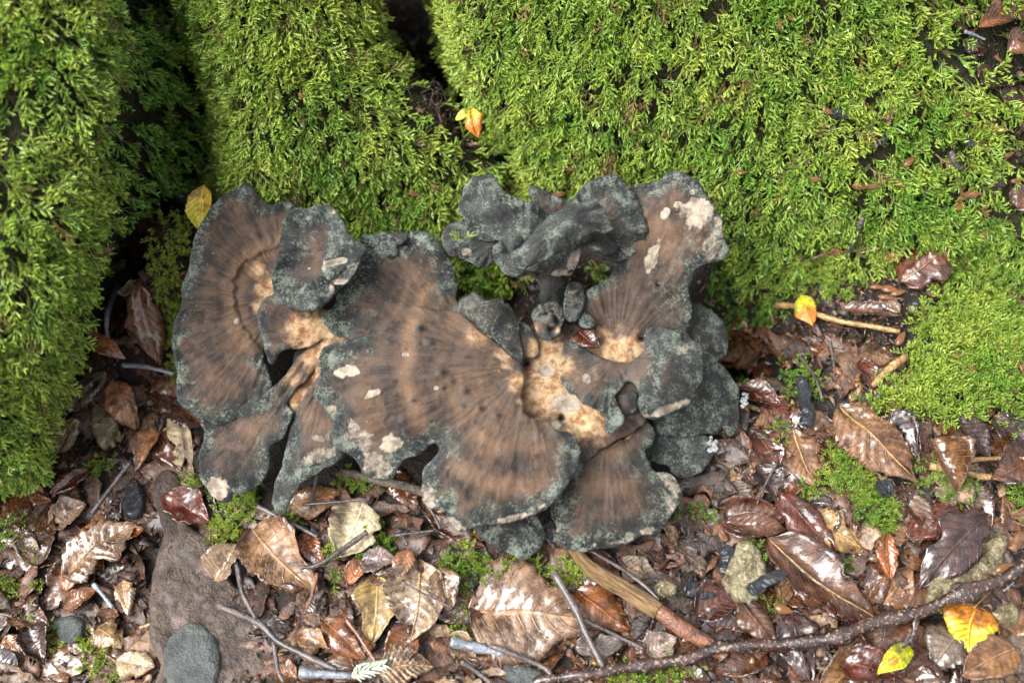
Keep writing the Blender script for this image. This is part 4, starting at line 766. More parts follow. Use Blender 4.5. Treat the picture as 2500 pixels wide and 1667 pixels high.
LV = [
 # right and lower right
 (2048,1017,2222,1182,112,TAN,'large tan leaf with raised side veins resting on the moss tuft',15,.15,.08,.15,dict(veins=True,pleat=1.6)),
 (1932,1066,1992,1192,88,TAN,'tan pinkish leaf left of the moss tuft, below the black stick',8,.2,.06,.2,dict(veins=True)),
 (2245,1091,2310,1195,84,TAN,'small curled tan leaf lying over the straw coloured twig',16,.7,.1,.5,{}),
 (2496,1130,2392,1180,82,BRN,'rounded brown leaf at the broken end of the straw coloured twig',14,.1,.06,.15,dict(shape=-.15)),
 (2324,1030,2402,1126,64,DRK,'dull dark brown leaf under the edge of the dense moss cushion',9,.2,.06,.2,dict(mat='leaf_dull')),
 (2415,1022,2500,1104,70,DRK,'dark reddish leaf in the corner below the dense moss cushion',9,.2,.06,.2,{}),
 (1903,1216,2030,1362,78,RED,'dark red leaf with a pointed end leaning over the bright tan leaf',13,.3,.08,.2,{}),
 (1870,1322,2130,1520,112,BRN,'big glossy russet leaf with a pale worn tip, largest beside the black charcoal',13,.18,.12,.2,dict(veins=True)),
 (1975,1262,2096,1345,74,(.5,.33,.14),'bright golden tan leaf under the dark red pointed leaf',8,.3,.1,.3,{}),
 (2392,1268,2218,1440,104,PUR,'glossy purple brown leaf with a bluish sheen beside the pale stone',13,.35,.14,.3,{}),
 (2330,1238,2197,1318,84,RED,'red brown leaf beneath the glossy purple brown one',8,.2,.06,.2,{}),
 (2150,1300,2160,1416,46,ORG,'narrow curled orange brown leaf standing between two big wet leaves',14,.8,.1,.5,{}),
 (1784,1462,1898,1592,62,BRN,'glossy brown strip of leaf with a white sheen above the dark branch',14,.5,.1,.35,{}),
 (1925,1490,1975,1667,82,PUR,'purple grey leaf standing under the dark branch',7,.3,.08,.2,{}),
 (1700,1552,1822,1535,64,(.11,.085,.085),'flat bluish wet leaf beside the stripped stick',9,.05,.03,.1,dict(pleat=.3)),
 (1985,1448,2108,1528,66,RED,'deep red leaf under the pale tip of the big russet leaf',6,.2,.06,.2,{}),
 (2035,1618,2175,1660,84,RED,'red brown leaf below the dark branch next to the lime yellow leaf',9,.3,.08,.25,{}),
 (2205,1592,2310,1552,82,BRN,'brown leaf tucked behind the side shoot of the dark branch',6,.2,.08,.2,{}),
 (2335,1545,2262,1645,92,GRY,'greyish tan leaf left of the orange yellow leaf',9,.2,.08,.2,{}),
 (2452,1592,2322,1655,76,TAN,'tan leaf overlapping the lower edge of the orange yellow leaf',18,.25,.1,.25,dict(veins=True)),
 (2500,1500,2425,1560,70,TAN,'tan leaf right of the orange yellow leaf',7,.2,.08,.2,{}),
 (2510,1560,2440,1650,80,GRY,'mottled grey brown leaf in the lowest right corner',8,.2,.08,.3,{}),
 (1768,1282,1918,1296,52,BRN,'narrow brown leaf with a wavy edge above the mossy pale stone',11,.3,.1,.3,{}),
 (1848,1142,1892,1220,64,PUR,'dark purple ribbed leaf standing in the shade',8,.3,.06,.2,{}),
 (1836,1060,1896,1150,72,RED,'dark red leaf in the shade left of the tan pinkish leaf',6,.3,.06,.2,{}),
 (1740,1112,1868,1146,74,(.26,.20,.12),'dull beige leaf reaching out from under the dark round lobe',4,.15,.04,.2,dict(mat='leaf_dull')),
 (1862,985,1925,1060,70,RED,'reddish brown leaf just left of the black stick',6,.3,.08,.3,{}),
 (1800,960,1900,1002,60,RED,'red brown leaf beside the small white fungus bead',6,.3,.06,.2,{}),
 (1690,1250,1760,1330,80,DUL,'dull brown leaf in the shade below the front right fan',3,.2,.04,.2,dict(mat='leaf_dull')),
 (1640,1330,1720,1400,76,DUL,'dull grey brown leaf in the shade next to the pale pebble',3,.2,.04,.2,dict(mat='leaf_dull')),
 (1750,1500,1690,1420,60,RED,'dark red leaf between the stripped stick and the mossy pale stone',5,.2,.06,.2,{}),
 (1780,1180,1830,1250,66,DUL,'dull olive leaf half buried in the shade',3,.2,.04,.2,dict(mat='leaf_dull')),
 (2196,710,2296,592,108,(.15,.058,.034),'large rounded chestnut leaf with pale veins lying in the moss',12,.10,.10,.15,dict(veins=True,shape=-.1)),
 (2098,872,2172,892,70,(.22,.12,.05),'olive brown leaf below the yellow twig',8,.2,.05,.2,dict(mat='leaf_dull')),
 (2068,764,2192,776,40,BRN,'ragged brown leaf strip above the yellow twig',8,.2,.05,.3,dict(torn=.5)),
 (2104,895,2134,980,46,RED,'red brown leaf leaning left of the pink bare stick',10,.3,.05,.2,{}),
 (2150,735,2192,770,40,(.24,.16,.11),'crumpled pale brown scrap below the large rounded chestnut leaf',8,.4,.1,.4,dict(torn=.5)),
 (2205,760,2245,790,34,RED,'small dark red scrap in the hollow below the large rounded chestnut leaf',8,.4,.1,.4,{}),
 (2260,690,2300,735,46,RED,'wet red scrap half under the right edge of the large rounded chestnut leaf',6,.2,.08,.2,{}),
 # upper right
 (2352,76,2456,52,52,(.28,.12,.045),'orange brown leaf with a dark base on the upper right moss edge',12,.5,.12,.3,{}),
 (2425,140,2505,120,66,(.22,.11,.06),'pinkish brown leaf at the right edge above the grey crumbly piece',12,.3,.1,.3,{}),
 (2400,470,2440,380,60,DRK,'blackish leaf at the right edge of the root mound',4,.2,.06,.3,{}),
 (2470,500,2512,446,60,BRN,'reddish leaf tip below the blackish leaf on the right edge',8,.3,.08,.2,{}),
 (2320,60,2350,80,26,BRN,'little reddish leaf scrap left of the orange brown leaf',6,.3,.08,.2,{}),
 (2375,170,2425,205,46,DRK,'dark leaf under the pale grey crumbly piece at the right edge',6,.3,.08,.2,{}),
 (2450,10,2510,40,60,BRN,'brown leaf in the topmost right corner',8,.3,.08,.2,{}),
 (2345,130,2400,112,50,DRK,'blackish leaf between the orange brown leaf and the pale grey piece',5,.3,.08,.2,{}),
 (2430,240,2505,225,56,DRK,'dark leaf at the right edge below the pale grey crumbly piece',6,.3,.08,.2,{}),
 # lower left
 (180,1412,345,1282,112,(.33,.21,.13),'large wet leaf with white shining ribs beside the brown flat stone',18,.3,.12,.2,dict(pleat=1.8,veins=True)),
 (168,1450,282,1262,60,ORG,'orange brown folded half leaf lying against the white shining one',13,.5,.1,.2,{}),
 (308,1302,366,1296,40,ORG,'orange leaf tip curling onto the brown flat stone',12,.5,.2,.4,{}),
 (428,1212,536,1278,78,(.16,.05,.03),'glossy red brown leaf on the upper end of the brown flat stone',13,.2,.08,.15,{}),
 (552,1426,600,1346,74,(.45,.33,.23),'folded whitish tan leaf on the right edge of the flat stone',16,.7,.15,.3,dict(veins=True)),
 (248,1532,312,1592,66,(.30,.20,.10),'roundish tan leaf between the grey stone and the moss sprigs',10,.1,.08,.2,dict(shape=-.15)),
 (300,1620,402,1640,62,(.50,.38,.25),'pale tan leaf at the bottom left of the grey round stone',12,.4,.1,.3,{}),
 (390,1052,348,1164,44,(.38,.19,.09),'long tan orange leaf above the flat stone',13,.5,.1,.3,{}),
 (400,1030,452,1148,72,CRM,'large cream yellow leaf behind the lower left lobe',8,.15,.06,.2,dict(mat='leaf_dull')),
 (482,1060,492,1150,24,(.62,.5,.38),'narrow pale upright leaf touching the lower left lobe',14,.5,.06,.2,dict(mat='leaf_dull')),
 (298,932,352,1056,66,(.42,.22,.12),'curled orange brown leaf with a white sheen in the left hollow',14,.5,.18,.4,{}),
 (218,848,330,880,46,(.42,.18,.08),'rolled orange brown leaf in front of the dark hollow',18,.7,.12,.4,{}),
 (372,686,398,884,80,(.24,.13,.085),'tall brown leaf leaning on the moss strip beside the big left fan',14,.5,.1,.3,{}),
 (282,728,240,838,66,(.10,.055,.038),'dark brown leaf with faint veins deep in the left hollow',7,.15,.05,.15,dict(mat='leaf_dull')),
 (268,906,178,1014,64,GRY,'greyish brown leaf with a white sheen below the rolled orange one',9,.3,.1,.3,{}),
 (198,1020,150,1120,50,(.32,.24,.15),'long greyish leaf beside the end of the mossy root',7,.4,.1,.3,{}),
 (236,1160,140,1214,44,RED,'narrow dark red leaf above the yellow green moss sprigs',12,.5,.1,.3,{}),
 (80,1216,134,1226,26,ORG,'small orange brown leaf scrap at the foot of the mossy root',8,.4,.1,.3,{}),
 (130,1290,224,1234,66,(.40,.27,.20),'pinkish tan leaf above the orange brown folded half leaf',8,.3,.1,.3,{}),
 (168,1490,248,1446,46,(.26,.11,.04),'brown orange leaf below the white shining leaf',9,.4,.1,.3,{}),
 (318,1422,330,1508,46,(.42,.29,.18),'pale tan leaf standing at the left edge of the flat stone',10,.5,.1,.3,{}),
 (55,1486,134,1536,50,BRN,'brown leaf left of the grey stone chip',8,.3,.1,.3,{}),
 (92,1530,118,1630,60,DRK,'shiny blackish leaf in the lower left litter',10,.5,.1,.3,{}),
 (-10,1620,54,1650,60,DRK,'dark brown leaf in the lowest left corner',8,.3,.1,.3,{}),
 (20,1560,62,1600,44,(.36,.2,.11),'tan scrap above the dark brown corner leaf',8,.3,.1,.3,{}),
 (230,1350,262,1395,40,(.40,.16,.05),'small amber leaf at the left of the orange brown folded half leaf',7,.3,.1,.3,{}),
 (60,1330,110,1350,34,(.45,.34,.24),'pale scrap of leaf in the yellow green moss sprigs',8,.3,.1,.3,{}),
 (290,1180,352,1215,50,DRK,'dark wet leaf in the hollow above the white shining leaf',5,.3,.1,.3,{}),
 # bottom middle
 (632,1290,770,1450,128,(.38,.24,.15),'large crumpled tan leaf with white sheen under the thin crossing twigs',11,.3,.14,.3,dict(pleat=1.5)),
 (892,1238,828,1364,118,(.62,.54,.38),'broad pale cream leaf with dark branching veins',10,.15,.06,.15,dict(mat='leaf_dull')),
 (704,1236,838,1212,76,(.36,.20,.10),'tan leaf below the pointed end of the folded lobe',7,.3,.1,.3,{}),
 (750,1306,798,1392,48,(.32,.10,.03),'orange red leaf right of the large crumpled tan leaf',9,.4,.1,.3,{}),
 (884,1392,976,1366,52,(.22,.16,.15),'purple grey leaf with a smooth sheen under the moss tuft',13,.15,.06,.2,{}),
 (852,1428,906,1372,36,(.36,.14,.05),'small orange leaf left of the purple grey leaf',8,.4,.1,.3,{}),
 (1012,1346,972,1445,42,(.28,.13,.06),'rolled brown leaf standing next to the silvery veined leaf',14,.9,.15,.5,{}),
 (1026,1372,1006,1572,122,SIL,'silvery tan leaf with strong parallel ribs at the bottom centre',11,.3,.14,.25,dict(pleat=2.2,veins=True)),
 (1076,1388,1094,1506,56,(.26,.16,.09),'brown folded leaf on the right side of the silvery veined leaf',16,.8,.12,.4,{}),
 (926,1408,912,1572,84,(.40,.29,.12),'yellowish tan leaf with a greenish spot left of the silvery veined leaf',8,.2,.1,.25,{}),
 (1030,1548,944,1630,58,(.30,.13,.06),'brown leaf below the silvery veined leaf',9,.5,.1,.3,{}),
 (786,1516,898,1615,66,(.30,.12,.045),'long orange brown leaf in the middle of the bottom litter',7,.5,.1,.3,{}),
 (744,1532,756,1622,58,(.28,.17,.10),'brown leaf standing beside the right edge of the flat stone',9,.5,.1,.3,{}),
 (742,1562,804,1592,40,(.48,.29,.16),'small light tan leaf right of the flat stone',14,.4,.1,.3,{}),
 (930,1658,1062,1636,74,(.50,.36,.24),'tan leaf with white ribs at the bottom edge beside the fir sprig',14,.25,.1,.2,dict(pleat=2.2,veins=True)),
 (690,1640,736,1664,50,(.40,.18,.07),'orange leaf scrap at the bottom edge right of the flat stone',8,.3,.1,.3,{}),
 (1148,1500,1440,1526,188,(.32,.21,.14),'very broad torn leaf with white glossy ribs left of the black twig',11,.08,.05,.15,dict(pleat=1.8,torn=.35,shape=-.15)),
 (1400,1440,1535,1545,92,(.26,.10,.03),'orange brown spotted leaf behind the black twig',7,.15,.06,.2,{}),
 (1405,1588,1512,1580,54,(.22,.19,.18),'small grey leaf crossed by the black twig',9,.15,.05,.2,{}),
 (1690,1508,1810,1450,84,(.11,.035,.02),'dark red leaf with a white blue lower margin right of the stripped stick',7,.3,.08,.2,{}),
 (1562,1600,1650,1556,60,(.40,.32,.29),'pale shiny leaf between the stripped stick and the dark branch',7,.3,.1,.3,{}),
 (1510,1378,1606,1424,64,(.24,.19,.13),'dull beige leaf in the shade right of the stripped stick',4,.15,.05,.2,dict(mat='leaf_dull')),
 (1070,1300,1180,1338,46,(.30,.13,.07),'reddish brown strip of leaf just below the front rim of the fungus',6,.3,.05,.2,{}),
 (1340,1275,1362,1345,52,(.21,.20,.23),'smooth grey violet leaf showing between two front lobes',4,.1,.04,.1,dict(pleat=.3)),
 (1440,1610,1500,1640,40,(.28,.14,.06),'brown scrap beneath the end of the black twig',8,.3,.1,.3,{}),
 (1660,1640,1730,1668,60,(.10,.04,.03),'dark wet leaf under the dark branch at the bottom edge',6,.3,.1,.3,{}),
 (1100,1560,1160,1610,46,(.42,.30,.2),'pale crumpled scrap below the moss fringe',8,.4,.1,.4,{}),
 (1850,1640,1900,1660,50,(.16,.08,.05),'brown leaf under the dark branch at the bottom right',6,.3,.1,.3,{}),
 # the brown leaf in the dark gap
 (395,520,500,420,52,(.20,.13,.09),'dull brown leaf in the dark gap behind the big left fan',24,.3,.06,.2,dict(mat='leaf_dull')),
]
for q in LV:
    bx, by, tx, ty, wd, col, lab, lift, fold, bend, curl, ex = q
    leaf(bx, by, tx, ty, wd * 1.16, col, lab, lift, fold * .85, bend * .8, curl * .85, torn=ex.pop('torn', .35 if len(lab) % 3 else .8), **ex)
# yellow leaves
YEL = (.80, .62, .05)
leaf(498,450,490,566,58,(.80,.60,.06),'plain yellow leaf standing behind the big left fan',40,.35,.1,.2,mat='leaf_lime',s=.004)
leaf(2368,1488,2350,1602,122,(.80,.33,.012),'large orange yellow leaf with a green blotch in the lower right litter',14,.12,.08,.15,mat='leaf_lime',shape=-.1)
leaf(2206,1612,2136,1664,46,(.55,.60,.04),'small lime yellow leaf at the bottom edge below the dark branch',16,.3,.12,.3,mat='leaf_lime')
leaf(1976,726,2004,812,58,(.62,.62,.04),'lime yellow leaf with an orange lower half on the yellow twig',14,.25,.1,.2,mat='leaf_yellow')
leaf(1152,264,1166,334,44,(.85,.60,.03),'orange leaf with a yellow tip in the dark root gap',24,.3,.12,.3,mat='leaf_yellow',s=.016)
leaf(1150,268,1112,292,26,(.55,.62,.05),'yellow green leaf scrap left of the orange leaf in the root gap',24,.3,.12,.3,mat='leaf_lime',s=.015)
leaf(1258,484,1292,494,26,(.80,.55,.08),'small yellow leaf scrap behind the ruffled cluster',12,.3,.1,.3,mat='leaf_lime')
leaf(1205,424,1222,436,18,(.72,.24,.04),'tiny orange scrap above the ruffled cluster',10,.3,.1,.3)
leaf(1830,800,1822,770,20,(.5,.45,.2),'tiny pale scrap in the shade right of the fungus',8,.3,.1,.3)
# the red scrap stuck on the fungus
V, F, uv, g_ = leaf_geo(.021, .017, 77, .05, .1, .2, .6, 12, 8)
leaf(1412,805,1462,848,62,(.10,.028,.013),'square red brown leaf scrap stuck in the middle of the fungus',0,.1,.1,.2,shape=-.35,base_h=.060,name='leaf_scrap')

# ------------------------------------------------------------------ filler leaves, bits and crumbs
HOL2 = [(1880,760),(2010,720),(2210,800),(2180,880),(2000,900)]
GAPL = [(1190,660),(1290,640),(1440,650),(1420,760),(1250,790),(1200,760)]
LITTER2 = [(1690,640),(1800,620),(1960,780),(1900,800),(1720,900)]
LITTER = [(-160,1200),(120,1185),(262,730),(330,600),(430,640),(440,1000),(650,1250),(1000,1180),(1400,1330),(1650,1290),(1760,1060),(1790,760),(1900,770),(2080,830),(2180,880),(2250,1010),(2620,1000),(2640,1800),(-160,1800)]
UPPER = [(2290,-60),(2620,-60),(2620,560),(2440,480),(2380,360),(2440,250),(2380,160),(2300,90)]
HOLLOW = [(1990,720),(2110,690),(2150,640),(2290,700),(2260,790),(2190,820)]
def rnd_in(poly, n, rs):
    a = np.array(poly); out = []
    while len(out) < n:
        x = rs.uniform(a[:, 0].min(), a[:, 0].max(), 400); y = rs.uniform(a[:, 1].min(), a[:, 1].max(), 400)
        k = inside(a, x, y); out += list(zip(x[k], y[k]))
    return out[:n]
rs = np.random.RandomState(99)
LANDM = [(q[0] * .5 + q[2] * .5, q[1] * .5 + q[3] * .5, q[6]) for q in LV]
USED = set()
COLN = ['brown', 'blackish', 'tan']
for i, (x, y) in enumerate(rnd_in(LITTER, 188, rs)):
    a = rs.uniform(0, 2 * math.pi); L = rs.uniform(85, 200); k = rs.choice(3, p=[.42, .28, .30])
    if inside(np.array([(340,1130),(480,1180),(600,1400),(720,1667),(330,1667)]), np.array([x]), np.array([y]))[0]: continue
    col = np.array([BRN, DRK, TAN][k]) * rs.uniform(.75, 1.35) * np.array([1, rs.uniform(.9, 1.1), rs.uniform(.85, 1.1)])
    near = sorted(LANDM, key=lambda q: (q[0] - x) ** 2 + (q[1] - y) ** 2)
    for q in near:
        dx, dy = x - q[0], y - q[1]; rel = ('right of' if dx > 0 else 'left of') if abs(dx) > abs(dy) else ('just below' if dy > 0 else 'just above')
        wds = q[2].split(); stop = next((n_ for n_, w_ in enumerate(wds) if n_ > 2 and w_ in ('with','on','left','right','lying','lying','under','below','beside','behind','in','between','at','leaning','tucked','near','standing','above','next','beneath','reaching','touching','crossed','overlapping','showing','deep','and','over','out','resting','half','stuck','against','curling','from','just')), len(wds))
        lab = f"{COLN[k]} {'leaf bit' if L < 115 else 'leaf'} half buried {rel} the {' '.join(wds[:min(stop, 8)])}"
        if lab not in USED and len(lab.split()) <= 16: break
    USED.add(lab)
    leaf(x - L / 2 * math.cos(a), y - L / 2 * math.sin(a) * .85, x + L / 2 * math.cos(a), y + L / 2 * math.sin(a) * .85, L * rs.uniform(.45, .7), tuple(col), lab, rs.uniform(1, 6), rs.uniform(.03, .35), rs.uniform(.02, .09), rs.uniform(.05, .3), tilt=rs.uniform(-.35, .35), group='leaves half buried in the litter', torn=rs.choice([0, .4, .9]), shape=rs.uniform(-.25, .1))
def crumbs(name, pts, smin, smax, label, seed, lift=6):
    rs = np.random.RandomState(seed); Vs = []; Fs = []; T = []; O = []
    for i, (x, y) in enumerate(pts):
        p, nn = hit(x, y, None, rs.uniform(0, lift) * 1e-3)
        L = smin + (smax - smin) * rs.uniform() ** 2 * rs.choice([1, 1, 1.8]); W = L * rs.uniform(.08, .75)
        X = unit(rs.normal(0, 1, 3) * [1, 1, .35]); Y = unit(np.cross(unit(nn + rs.normal(0, .5, 3)), X)); Z = np.cross(X, Y)
        u = [(-.5, -.35), (.0, -.5), (.5, -.15), (.45, .3), (0, .5), (-.45, .4)]
        j = rs.uniform(.35, 1.35, 6); top = [p + X * L * a * q + Y * W * b * q + Z * L * .22 * rs.uniform(-1, 1) for (a, b), q in zip(u, j)]
        b = len(Vs); th = min(.15 * W, .0004); Vs += top + [t_ - Z * th for t_ in top]
        for k in range(1, 5): Fs.append((b, b + k, b + k + 1)); Fs.append((b + 6, b + 6 + k + 1, b + 6 + k))
        for k in range(6): q = (k + 1) % 6; Fs.append((b + q, b + k, b + 6 + k)); Fs.append((b + q, b + 6 + k, b + 6 + q))
        t1, t2 = rs.uniform(), rs.uniform(); T += [t1] * 12; O += [t2] * 12
    return link(name, mesh(name, np.array(Vs), np.array(Fs, np.int32), [M['debris']], False, dict(tint=np.array(T), tone=np.array(O))), None, label, None, None, 'stuff')
crumbs('leaf_litter', rnd_in(LITTER, 3600, rs), .0012, .010, 'wet crumbs of leaf, bark and husk between the fallen leaves', 5, 7)
def shreds(name, pts, label, seed):
    rs = np.random.RandomState(seed); Vs = []; Fs = []; T = []; O = []; off = 0; geos = [leaf_geo(1.0, rs.uniform(.35, .8), 900 + k, .06, .04, .08, 0, 9, 4, rs.uniform(-.3, .1), 1.3)[:2] for k in range(14)]
    for (x, y) in pts:
        p, nn = hit(x, y, GB, rs.uniform(.001, .005)); V, F = geos[rs.randint(14)]; L = rs.uniform(.012, .042)
        X = unit(rs.normal(0, 1, 3) * [1, 1, .12]); Y = unit(np.cross(unit(nn + rs.normal(0, .22, 3)), X)); Z = np.cross(X, Y)
        Vs.append(p + L * (V[:, :1] * X + V[:, 1:2] * Y) + V[:, 2:] * L * Z); Fs.append(F + off); off += len(V)
        T.append(np.full(len(V), rs.uniform())); O.append(np.full(len(V), rs.uniform(.2, .95)))
    return link(name, mesh(name, np.concatenate(Vs), np.concatenate(Fs).astype(np.int32), [M['debris']], True, dict(tint=np.concatenate(T), tone=np.concatenate(O))), None, label, None, None, 'stuff')
OUTER = [(-420,1150),(-150,1150),(-150,1690),(2620,1690),(2620,950),(2950,950),(2950,2000),(-420,2000)]
shreds('leaf_litter', rnd_in(OUTER, 900, rs), 'mat of leaf scraps reaching beyond the stones', 9)
shreds('leaf_litter', rnd_in(LITTER, 1050, rs), 'mat of torn rotting leaf scraps covering the soil', 8)
crumbs('leaf_litter', rnd_in(HOL2, 420, rs), .001, .010, 'dark crumbs and splinters around the yellow twig', 25, 4)
crumbs('leaf_litter', rnd_in(GAPL, 260, rs), .001, .008, 'orange brown crumbs in the gap under the ruffled cluster', 26, 6)
crumbs('leaf_litter', rnd_in(LITTER2, 160, rs), .001, .008, 'dark crumbs in the shade right of the fungus', 15, 6)
crumbs('leaf_litter', rnd_in([(345,1140),(440,1180),(600,1430),(690,1660),(360,1660)], 260, rs), .0006, .003, 'fine crumbs lying on the flat brown stone', 16, 1)
crumbs('leaf_litter', rnd_in(UPPER, 700, rs) + rnd_in(HOLLOW, 300, rs), .002, .007, 'bark crumbs and husks on the right side of the root mound', 6, 6)
crumbs('moss_crumbs', [(x, y) for x, y in rnd_in([(1250,-50),(2350,-50),(2500,500),(2500,760),(1900,760),(1600,500),(1300,440)], 260, rs)] + [(x, y) for x, y in rnd_in([(560,0),(900,0),(1120,400),(700,520),(560,420)], 70, rs)], .0015, .0045, 'tiny brown crumbs caught in the moss', 7, 9)
crumbs('moss_crumbs', rnd_in([(940,110),(1060,140),(1150,270),(1230,350),(1150,380),(1080,330),(1000,260)], 420, rs), .001, .007, 'dark bark crumbs in the gap between the two root flares', 17, 7)
# rootlets in the dark gap
rt = []
for i in range(240):
    x, y = 960 + rs.uniform(-60, 230), rs.uniform(0, 340); x = x + (y - 170) * .45
    a, na = hit(x, y); b_, _n = hit(x + rs.uniform(-70, 70), y + rs.uniform(-50, 70))
    if np.linalg.norm(a - b_) > .05: continue
    pts = spline(np.array([a + na * .002, (a + b_) / 2 + na * rs.uniform(.003, .009) + rs.normal(0, .003, 3), b_ + na * .003]), 4)
    rt.append(tube(pts, rs.uniform(.0002, .0005), 3))
V, F = merge(rt); link('root_fibres', mesh('root_fibres', V, F, [M['fibre']]), None, 'tangle of thin dry root fibres in the dark gap of the root', None, None, 'stuff')

# ------------------------------------------------------------------ twigs and sticks
def pathpx(pts, lifts, n=5):
    P = []
    for (x, y), l in zip(pts, lifts): P.append(hit(x, y, None, l * 1e-3)[0])
    return spline(np.array(P), n)
def twig(pts, wpx, label, mat='twig', lift=7, name='twig', taper=.7, group=None, jitter=.12, cat='twig', knots=0, sides=7, parent=None):
    lifts = lift if isinstance(lift, (list, tuple)) else [lift] * len(pts)
    P = pathpx(pts, lifts); rs = np.random.RandomState(abs(hash((int(pts[0][0]), int(pts[0][1])))) % 99999)
    r = np.linspace(1, taper, len(P)) * wpx * K / 2 * 1.02
    r = r * (1 + .20 * np.array(fbm(np.arange(len(P)) * .7, np.zeros(len(P)), int(pts[0][0]), 2)))
    for _ in range(knots): r[rs.randint(1, len(P) - 1)] *= 1.3
    V, F = tube(P, r, sides, jitter, rs.randint(9999))
    ii_ = np.arange(len(V)); fib = np.stack([np.cos(ii_ % sides * 2 * np.pi / sides), np.sin(ii_ % sides * 2 * np.pi / sides), (ii_ // sides) / len(P) * len(pts) * .35], 1)
    if parent is not None: return child_mesh(name, V, F, [M[mat]], parent, attrs=dict(fib=fib))
    return thing_mesh(name, V, F, [M[mat]], label, cat, group, attrs=dict(fib=fib))
branch = twig([(1310,1680),(1350,1668),(1440,1652),(1546,1637),(1665,1614),(1750,1606),(1890,1594),(2014,1561),(2107,1540),(2209,1527),(2294,1485),(2414,1430),(2510,1368),(2600,1310)], 21, 'long dark speckled branch across the bottom right corner', 'bark', [14,15,16,16,17,18,20,22,24,26,27,28,29,30], 'branch', 1.4, knots=16, sides=12, jitter=.2, cat='branch')
twig([(2212,1532),(2190,1580),(2168,1606)], 17, None, 'bark', [24, 20, 16], 'side_shoot', parent=branch)
twig([(2440,1428),(2446,1450),(2424,1468)], 17, None, 'bark', [28, 22, 16], 'side_shoot', parent=branch)
twig([(2022,1562),(2010,1582)], 10, None, 'bark', [22, 18], 'side_shoot', parent=branch)
st = empty('stick', hit(1560, 1460, None, .008)[0], 'stick with a bare split yellow wood end and red brown bark', 'stick')
twig([(1404,1340),(1442,1393),(1520,1444),(1602,1502)], 33, None, 'wood', [6, 11, 13, 14], 'split_end', 1.15, parent=st, jitter=.10, sides=14)
twig([(1596,1497),(1660,1544),(1740,1596),(1765,1612)], 37, None, 'redwood', [14, 13, 12, 10], 'bark_end', .95, parent=st, sides=9, jitter=.06)
